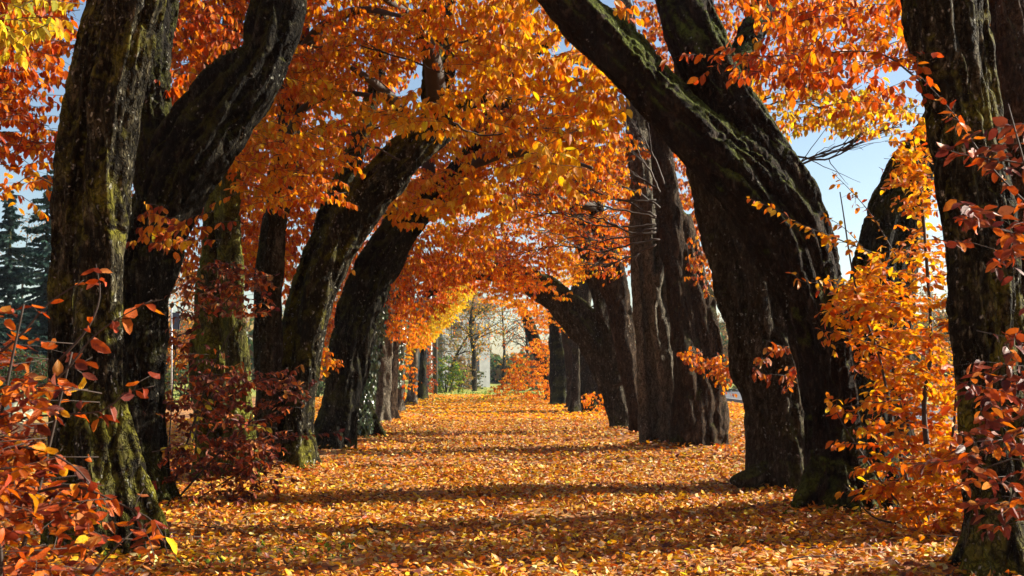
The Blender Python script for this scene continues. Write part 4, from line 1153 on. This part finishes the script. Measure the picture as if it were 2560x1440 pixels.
DR = {'rust': 3, 'red': 1, 'maroon': 5}
shrub('dark red curled-leaf hornbeam shrub hanging into the right edge in front', (3.05, 5.9), [
    ([(2760, 1640), (2700, 1300), (2640, 900), (2580, 500), (2520, 260)], 5.9, .014), ([(2780, 1640), (2640, 1250), (2560, 1150), (2460, 1170)], 6.2, .012)],
    [dict(poly=[(2400, 300), (2600, 260), (2620, 480), (2520, 500), (2420, 440)], d0=5.6, d1=6.6, pal=DR, od=0.55, size=.085, length=.35, droop=.5),
     dict(poly=[(2380, 500), (2620, 500), (2620, 640), (2460, 650)], d0=5.6, d1=6.4, pal=DR, od=1.0, size=.085, length=.35, droop=.5),
     dict(poly=[(2440, 780), (2620, 700), (2620, 1180), (2470, 1120)], d0=5.8, d1=6.8, pal=DR, od=1.1, size=.085, length=.35, droop=.5),
     dict(poly=[(2350, 1060), (2600, 1080), (2620, 1330), (2420, 1290)], d0=6, d1=7, pal=DR, od=1.0, size=.085, length=.35, droop=.5)],
    sprays=[dict(pts=[(2620, 560, 5.9), (2480, 420, 6.2), (2380, 280, 6.6), (2300, 190, 6.8)], d=6.2, size=.08, pal={'red': 3, 'rust': 2}, spacing=.05, side_len=.08),
            dict(pts=[(2620, 420), (2500, 400), (2400, 385), (2360, 370)], d=6.0, size=.085, pal=DR, spacing=.03, side_len=.12),
            dict(pts=[(2620, 600), (2520, 580), (2440, 555), (2390, 540)], d=6.0, size=.085, pal=DR, spacing=.03, side_len=.12),
            dict(pts=[(2620, 1060, 6.2), (2480, 1110, 6.4), (2380, 1150, 6.8), (2260, 1160, 7.2)], d=6.4, size=.08, pal=DR, spacing=.05, side_len=.15)], lod=1, mat='leaf_dry')

shrub('orange bush at the far right end of the avenue', ((1345 - CX) * 53 / F, 53), [([(1350, 1003), (1330, 920), (1300, 860)], 53, .04), ([(1360, 1003), (1380, 900), (1370, 840)], 53, .04)],
      [dict(poly=[(1225, 985), (1260, 940), (1290, 880), (1350, 830), (1400, 860), (1400, 990), (1370, 1002), (1290, 985)], d0=50.5, d1=54.5, pal={'orange': 3, 'rust': 2, 'gold': 1}, od=2.4, size=.13, length=.8, clump=.3, up=.2)], lod=2, mat='leaf_far')
shrub('small orange sapling at the foot of the hornbeam with a pale side stem', ((1500 - CX) * 37 / F, 37), [([(1500, 1040), (1500, 990)], 37, .02)],
      [dict(poly=[(1455, 985), (1500, 970), (1530, 990), (1525, 1030), (1470, 1025)], d0=36, d1=38, pal='orange', od=1.5, size=.11, length=.5)], lod=2, mat='leaf_far')
shrub('low orange-red sprouts at the foot of the broad ridged hornbeam', ((1790 - CX) * 20.3 / F, 20.3), [],
      [dict(poly=[(1740, 1130), (1780, 1105), (1840, 1115), (1850, 1140), (1760, 1150)], d0=19.6, d1=20.6, pal={'orange': 2, 'red': 2}, od=1.6, size=.09, length=.35)], lod=0)
shrub('small bright green leafy plant between the bulging trunk and the great arching one', ((2012 - CX) * 13.2 / F, 13.2), [([(2010, 1235), (2005, 1190), (2000, 1160)], 13.2, .006)],
      [dict(poly=[(1990, 1170), (2020, 1165), (2032, 1215), (2005, 1235)], d0=13, d1=13.4, pal='green', od=1.5, size=.08, length=.2, up=.6)], name='green_plant', cat='plant')

# ------------------------------------------------------------------ beyond the avenue
def bg_tree(label, px, d, top_py, width_px, pal, base_py=None, dens=1.0, seed=1, cat='tree', size=.2, trunk_px=12, name='woodland_tree', crown_low=.3, group='trees beyond the avenue', lean=0.0):
    r = np.random.default_rng(seed)
    x0 = (px - CX) * d / F
    top = H - (top_py - HY) * d / F
    wd = width_px * d / F * .5
    e = empty(name, (x0, d, 0)); tag(e, label, cat, group)
    tb = Tubes(); L = Leaves(); tw = Tubes()
    tr = .5 * trunk_px * d / F
    trunk = catmull([[x0, d, -.2, tr * 1.25], [x0 + lean * .1 + r.normal(0, .1), d, top * .3, tr], [x0 + lean * .45 + r.normal(0, .25), d + r.normal(0, .2), top * .6, tr * .65], [x0 + lean + r.normal(0, .3), d, top * .97, tr * .12]], .4)
    tb.add(trunk[:, :3], trunk[:, 3], 10, flute=.12, seed=seed)
    nb = int(30 * max(.6, dens))
    for k in range(nb):
        f = r.uniform(crown_low * .8, .97)
        i = int(f * (len(trunk) - 1))
        az = r.uniform(0, 2 * np.pi)
        span = wd * (1.0 - .55 * abs((f - crown_low) / (1 - crown_low) - .35) * 1.3) * r.uniform(.6, 1.15)
        dv = np.array([math.cos(az), math.sin(az) * .8, r.uniform(.25, .8)])
        p0 = trunk[i, :3]
        p1 = p0 + dv * span * .5 + r.normal(0, .15, 3); p2 = p0 + dv * span + np.array([0, 0, -.12 * span]) + r.normal(0, .3, 3)
        c = catmull([p0, p1, p2], .35)
        w0 = max(.025, trunk[i, 3] * .42)
        tb.add(c, np.linspace(w0, .012, len(c)), 5)
        for q in range(7):
            j = r.integers(len(c) // 3, len(c))
            dd = unit(np.array([math.cos(az), math.sin(az), .3]) + r.normal(0, .8, 3)); ln = r.uniform(.5, 1.5)
            cc = c[j] + dd * ln * np.linspace(0, 1, 5)[:, None] + np.cumsum(r.normal(0, .05, (5, 3)), axis=0)
            tw.add(cc, np.linspace(.018, .008, 5), 3)
            m = int(r.poisson(16 * dens))
            if m:
                t = r.uniform(.1, 1.1, (m, 1))
                pos = c[j] + dd * ln * t + r.normal(0, .22, (m, 3))
                L.add(pos, r.normal(0, .6, (m, 3)) + np.array([0, 0, -.6]), r.normal(0, 1, (m, 3)), size * r.uniform(.6, 1.2, m), pick(pal, m))
    link_mesh('trunk', tb.mesh('trunk'), M['bark_grey'], e)
    link_mesh('crown', L.mesh('crown', 2, tw), [M['leaf_far'], M['twig']], e)
    return e


def conifer(label, px, d, top_py, width_px, seed, pal='needle'):
    r = np.random.default_rng(seed)
    x0 = (px - CX) * d / F; top = H - (top_py - HY) * d / F; wd = width_px * d / F * .5
    e = empty('spruce_tree', (x0, d, 0)); tag(e, label, 'tree', 'spruces on the left')
    tb = Tubes(); L = Leaves()
    tb.add(np.array([[x0, d, -.2], [x0, d, top * .5], [x0, d, top]]), np.array([.28, .16, .02]), 8)
    z = 1.2
    while z < top - .1:
        f = z / top
        span = wd * (1 - f) ** .8 + .15
        for k in range(int(7 + 5 * (1 - f))):
            az = r.uniform(0, 2 * np.pi); s = span * r.uniform(.45, 1.2)
            out = np.array([math.cos(az), math.sin(az), 0])
            t = np.linspace(0, 1, 7)[:, None]
            c = np.array([x0, d, z + r.normal(0, .35)]) + out * s * t + np.array([0, 0, 1.0]) * s * (r.uniform(-.6, -.1) * t + r.uniform(.1, .3) * t ** 2)
            tb.add(c, np.linspace(.035, .008, 7), 4)
            m = int(95 * s + 20)
            u = r.uniform(.08, 1.02, m); i = np.minimum((u * 6).astype(int), 5); fr = (u * 6 - i)[:, None]
            pos = c[i] * (1 - fr) + c[i + 1] * fr
            side = np.array([-out[1], out[0], 0])
            ax = out * .6 + side * r.choice([-1, 1], (m, 1)) * r.uniform(.3, 1, (m, 1)) + np.array([0, 0, -1]) * r.uniform(.2, .9, (m, 1))
            L.add(pos, ax, np.array([0, 0, 1.0]) + r.normal(0, .4, (m, 3)), r.uniform(.14, .36, m), pick(pal, m))
        z += r.uniform(.28, .5)
    link_mesh('trunk', tb.mesh('trunk'), M['bark_dark'], e)
    link_mesh('crown', L.mesh('crown', 2), M['needle'], e)


conifer('tall dark spruce against the front left trunk, highest of the spruces', 118, 62, 415, 260, 201)
conifer('blue-green spruce with a bare top branch at the left edge', 25, 66, 490, 230, 202)
conifer('lower dark spruce at the far left edge', -60, 58, 600, 260, 203)
bg_tree('bare greyish tree standing between the spruces at the left edge', 60, 72, 520, 180, {'tan': 1}, dens=.35, seed=210, trunk_px=8)
bg_tree('orange-brown tree behind the road sign on the left', 420, 70, 640, 190, {'tan': 2, 'orange': 2}, dens=1.5, seed=211)
bg_tree('rusty tree glimpsed left of the ivy-covered trunk', 800, 80, 720, 200, {'tan': 2, 'olive': 1}, dens=1.0, seed=212)
bg_tree('olive-gold tree at the end of the avenue with forked dark limbs', 1185, 80, 700, 170, {'olive': 3, 'gold': 1, 'orange': 1}, dens=.6, seed=213, trunk_px=13, size=.2)
bg_tree('tall thin-crowned tree with orange tufts in front of the pale house', 1255, 86, 700, 150, {'orange': 2, 'red': 1, 'tan': 1}, dens=.22, seed=214, trunk_px=7)
bg_tree('nearly bare tree against the sky at the end of the avenue', 1318, 90, 720, 150, {'tan': 2, 'orange': 1}, dens=.10, seed=215, trunk_px=8)
bg_tree('pale-limbed olive tree left of the avenue end', 1128, 84, 730, 130, {'olive': 2, 'tan': 1}, dens=.7, seed=216, trunk_px=7, lean=2.0)
bg_tree('grey-brown tree far behind the bulging trunk', 1860, 90, 760, 180, {'tan': 2}, dens=.9, seed=217)
bg_tree('brown tree across the road behind the orange bush', 2380, 75, 720, 260, {'tan': 2, 'olive': 1}, dens=1.1, seed=218)
bg_tree('rusty hedge tree across the road near the right edge', 2620, 70, 700, 240, {'tan': 2, 'rust': 1}, dens=1.1, seed=219)


def bush(label, px, d, py0, py1, wpx, pal, seed, od=3.0, size=.16, name='bush'):
    e = empty(name, ((px - CX) * d / F, d, 0)); tag(e, label, 'bush', 'bushes beyond the avenue')
    r = np.random.default_rng(seed)
    L, tb = Leaves(), Tubes()
    h = (py1 - py0)
    poly = [(px - wpx * .5, py1), (px - wpx * .48, py0 + h * .5), (px - wpx * .25, py0 + h * .12), (px + wpx * .05, py0), (px + wpx * .33, py0 + h * .2), (px + wpx * .5, py0 + h * .55), (px + wpx * .48, py1)]
    fill(L, tb, poly, d - wpx * d / F * .35, d + wpx * d / F * .35, pal, od=od, size=size, length=.9, up=.5, clump=.3)
    for k in range(5):
        x = px + r.uniform(-.25, .25) * wpx
        c = px_curve([(px + r.uniform(-.08, .08) * wpx, py1 + 2), (x, py0 + h * .55), (x + r.uniform(-.15, .15) * wpx, py0 + h * .2)], d, .3)
        st = Tubes(); st.add(c, np.linspace(.05, .015, len(c)), 5)
        link_mesh('stem', st.mesh('stem'), M['twig'], e)
    link_mesh('foliage', L.mesh('foliage', 2, tb), [M['leaf_far'], M['twig']], e)
    return e


bush('fresh green bush right of the wooden pole', 1118, 74, 880, 984, 80, {'green': 3, 'lime': 1}, 301)
bush('pinkish-brown bush beside the green one at the avenue end', 1150, 78, 880, 983, 56, {'tan': 3, 'olive': 1}, 302, od=2.4)
bush('low dark green bush in front of the pale house', 1300, 80, 938, 980, 90, {'green': 1, 'ivy': 4}, 303)
bush('dark bush in shade left of the pale house', 1180, 88, 905, 976, 60, {'ivy': 3, 'olive': 1}, 304)
bush('small yellow-green bush over the dark one at the right of the avenue end', 1298, 84, 880, 935, 50, {'lime': 2, 'olive': 1}, 305, od=1.8)
bush('dark hedge bush behind the road sign', 470, 52, 900, 1000, 160, {'ivy': 3, 'olive': 1}, 306)
bush('dark green hedge bush at the left edge below the spruces', 30, 56, 860, 985, 240, {'ivy': 4, 'maroon': 1}, 307)
bush('blue-dark hedge bush between the leaning twin stems and the ivy trunk', 790, 62, 900, 990, 120, {'ivy': 4}, 308)
bush('grey-brown hedge bush across the road behind the orange shrub', 2280, 66, 800, 985, 260, {'tan': 2, 'maroon': 1, 'ivy': 1}, 309)
bush('brown hedge bush across the road by the bulging trunk', 1860, 78, 900, 978, 150, {'tan': 1, 'ivy': 2}, 310)

# far wood on the horizon: one mass
def far_wood():
    L = Leaves()
    n = 60000
    ang = rng.uniform(-1.25, 1.25, n)
    rad = rng.uniform(125, 150, n)
    x = np.sin(ang) * rad; y = np.cos(ang) * rad
    hmax = 7.5 + 3.5 * noise3(np.stack([ang * 9, ang * 0 + 1.5, ang * 0], -1)) + 2 * noise3(np.stack([ang * 31, ang * 0 + 4.5, ang * 0], -1))
    hmax = hmax * (1 - .62 * np.exp(-((ang - .02) / .06) ** 2))      # lower where the avenue looks out
    z = hmax * rng.uniform(0, 1, n) ** .75
    cols = pick({'ivy': 3, 'tan': 2, 'olive': 1}, n)
    L.add(np.stack([x, y, z], -1), rng.normal(0, 1, (n, 3)), rng.normal(0, 1, (n, 3)), rng.uniform(.6, 1.3, n), cols)
    o = link_mesh('distant_wood', L.mesh('distant_wood', 2), M['leaf_far']); o['kind'] = 'stuff'


far_wood()


# pale house at the end of the avenue
def box_mesh(name, lo, hi):
    x0, y0, z0 = lo; x1, y1, z1 = hi
    V = np.array([[x0, y0, z0], [x1, y0, z0], [x1, y1, z0], [x0, y1, z0], [x0, y0, z1], [x1, y0, z1], [x1, y1, z1], [x0, y1, z1]])
    q = np.array([0, 3, 2, 1, 4, 5, 6, 7, 0, 1, 5, 4, 1, 2, 6, 5, 2, 3, 7, 6, 3, 0, 4, 7])
    return np_mesh(name, V, q, np.full(6, 4), smooth=False)


def local(name, me, mat, parent):
    o = bpy.data.objects.new(name, me); COL.objects.link(o); me.materials.append(mat); o.parent = parent
    return o


c = P(1225, 940, 98)
h = empty('house', (c[0], 98, 0)); h.rotation_euler = (0, 0, R(42))
tag(h, 'pale rendered house corner half hidden by trees at the end of the avenue', 'house')
local('wall', box_mesh('wall', (-5.4, 0, -.3), (0, 4.2, 7.0)), M['render'], h)
V = np.array([[-5.8, -.4, 6.9], [.4, -.4, 6.9], [.4, 4.6, 6.9], [-5.8, 4.6, 6.9], [-2.7, -.4, 8.8], [-2.7, 4.6, 8.8]])
rf = np_mesh('roof', V, np.array([0, 3, 2, 1, 0, 4, 5, 3, 1, 2, 5, 4, 0, 1, 4, 3, 5, 2]), np.array([4, 4, 4, 3, 3]), smooth=False)
local('roof', rf, M['roof'], h)
for (x, z) in ((-4.3, 1.2), (-2.3, 1.2), (-4.3, 4.2), (-2.3, 4.2)):
    fr = local('window', box_mesh('window', (x - .1, -.06, z - .1), (x + 1.1, .02, z + 1.5)), M['kerb'], h)
    local('pane', box_mesh('pane', (x, -.075, z), (x + 1, -.063, z + 1.4)), M['glass'], fr)

# wooden pole, slim white pole, road sign, boulder
c = P(1088, 985, 68)
e = empty('wooden_pole', (c[0], 68, 0)); tag(e, 'dark wooden utility pole at the far left end of the avenue', 'pole')
tb = Tubes(); tb.add(np.array([[c[0], 68, -.2], [c[0] + .02, 68, 4], [c[0] + .03, 68, 8.6]]), np.array([.15, .13, .10]), 14); link_mesh('post', tb.mesh('post'), M['pole_wood'], e)
tb = Tubes(); tb.add(np.array([[c[0] + .03, 68, 8.6], [c[0] + .03, 68, 8.64], [c[0] + .03, 68, 8.7]]), np.array([.12, .12, .02]), 14); link_mesh('cap', tb.mesh('cap'), M['steel'], e)
c = P(1077, 980, 76)
e = empty('white_pole', (c[0], 76, 0)); tag(e, 'slim white pole just left of the dark wooden utility pole', 'pole')
tb = Tubes(); tb.add(np.array([[c[0], 76, -.2], [c[0], 76, 3], [c[0], 76, 6.8]]), np.array([.10, .085, .06]), 12); link_mesh('shaft', tb.mesh('shaft'), M['pole_white'], e)
tb = Tubes(); tb.add(np.array([[c[0], 76, 6.8], [c[0], 76, 6.86], [c[0], 76, 6.93]]), np.array([.08, .08, .01]), 12); link_mesh('finial', tb.mesh('finial'), M['steel'], e)

c = P(429, 1030, 40)
e = empty('road_sign', (c[0], 40, 0)); tag(e, 'dark rectangular sign plate seen from behind on a thin grey post', 'sign')
tb = Tubes(); tb.add(np.array([[c[0], 40, -.2], [c[0], 40, 2], [c[0], 40, 3.75]]), np.full(3, .032), 12); link_mesh('post', tb.mesh('post'), M['steel'], e)
sp = box_mesh('plate', (c[0] + .04, 39.94, 2.95), (c[0] + .30, 39.965, 3.55)); link_mesh('plate', sp, M['sign_back'], e)

c = P(30, 1062, 31)
th = np.linspace(0, np.pi, 28); ph = np.linspace(0, 2 * np.pi, 40, endpoint=False)
TH, PH = np.meshgrid(th, ph, indexing='ij')
n_ = np.stack([np.sin(TH) * np.cos(PH), np.sin(TH) * np.sin(PH), np.cos(TH)], -1)
rr = 1 + .35 * noise3(n_ * 1.3 + 4) + .12 * noise3(n_ * 4)
Vb = n_ * rr[..., None] * np.array([.55, .45, .48]) + np.array([c[0], 31, .22])
m_, k_ = TH.shape
i = np.arange(m_ - 1)[:, None] * k_; j = np.arange(k_)[None, :]; j2 = (j + 1) % k_
q = np.stack([i + j, i + k_ + j, i + k_ + j2, i + j2], -1).reshape(-1)
bo = link_mesh('boulder', np_mesh('boulder', Vb.reshape(-1, 3), q, np.full((m_ - 1) * k_, 4)), M['stone'])
tag(bo, 'pale greenish boulder on the grass at the left edge', 'boulder')

# ------------------------------------------------------------------ the thin blue air of the place
m, t, out = new_mat('air')
pv = N(t, 'ShaderNodeVolumePrincipled', Density=0.0002, Anisotropy=0.2)
pv.inputs['Color'].default_value = (0.80, 0.88, 1.0, 1)
t.links.new(pv.outputs[0], out.inputs['Volume'])
hz_ = link_mesh('haze', box_mesh('haze', (-160, -30, -1.4), (160, 160, 22)), m)
hz_['kind'] = 'stuff'
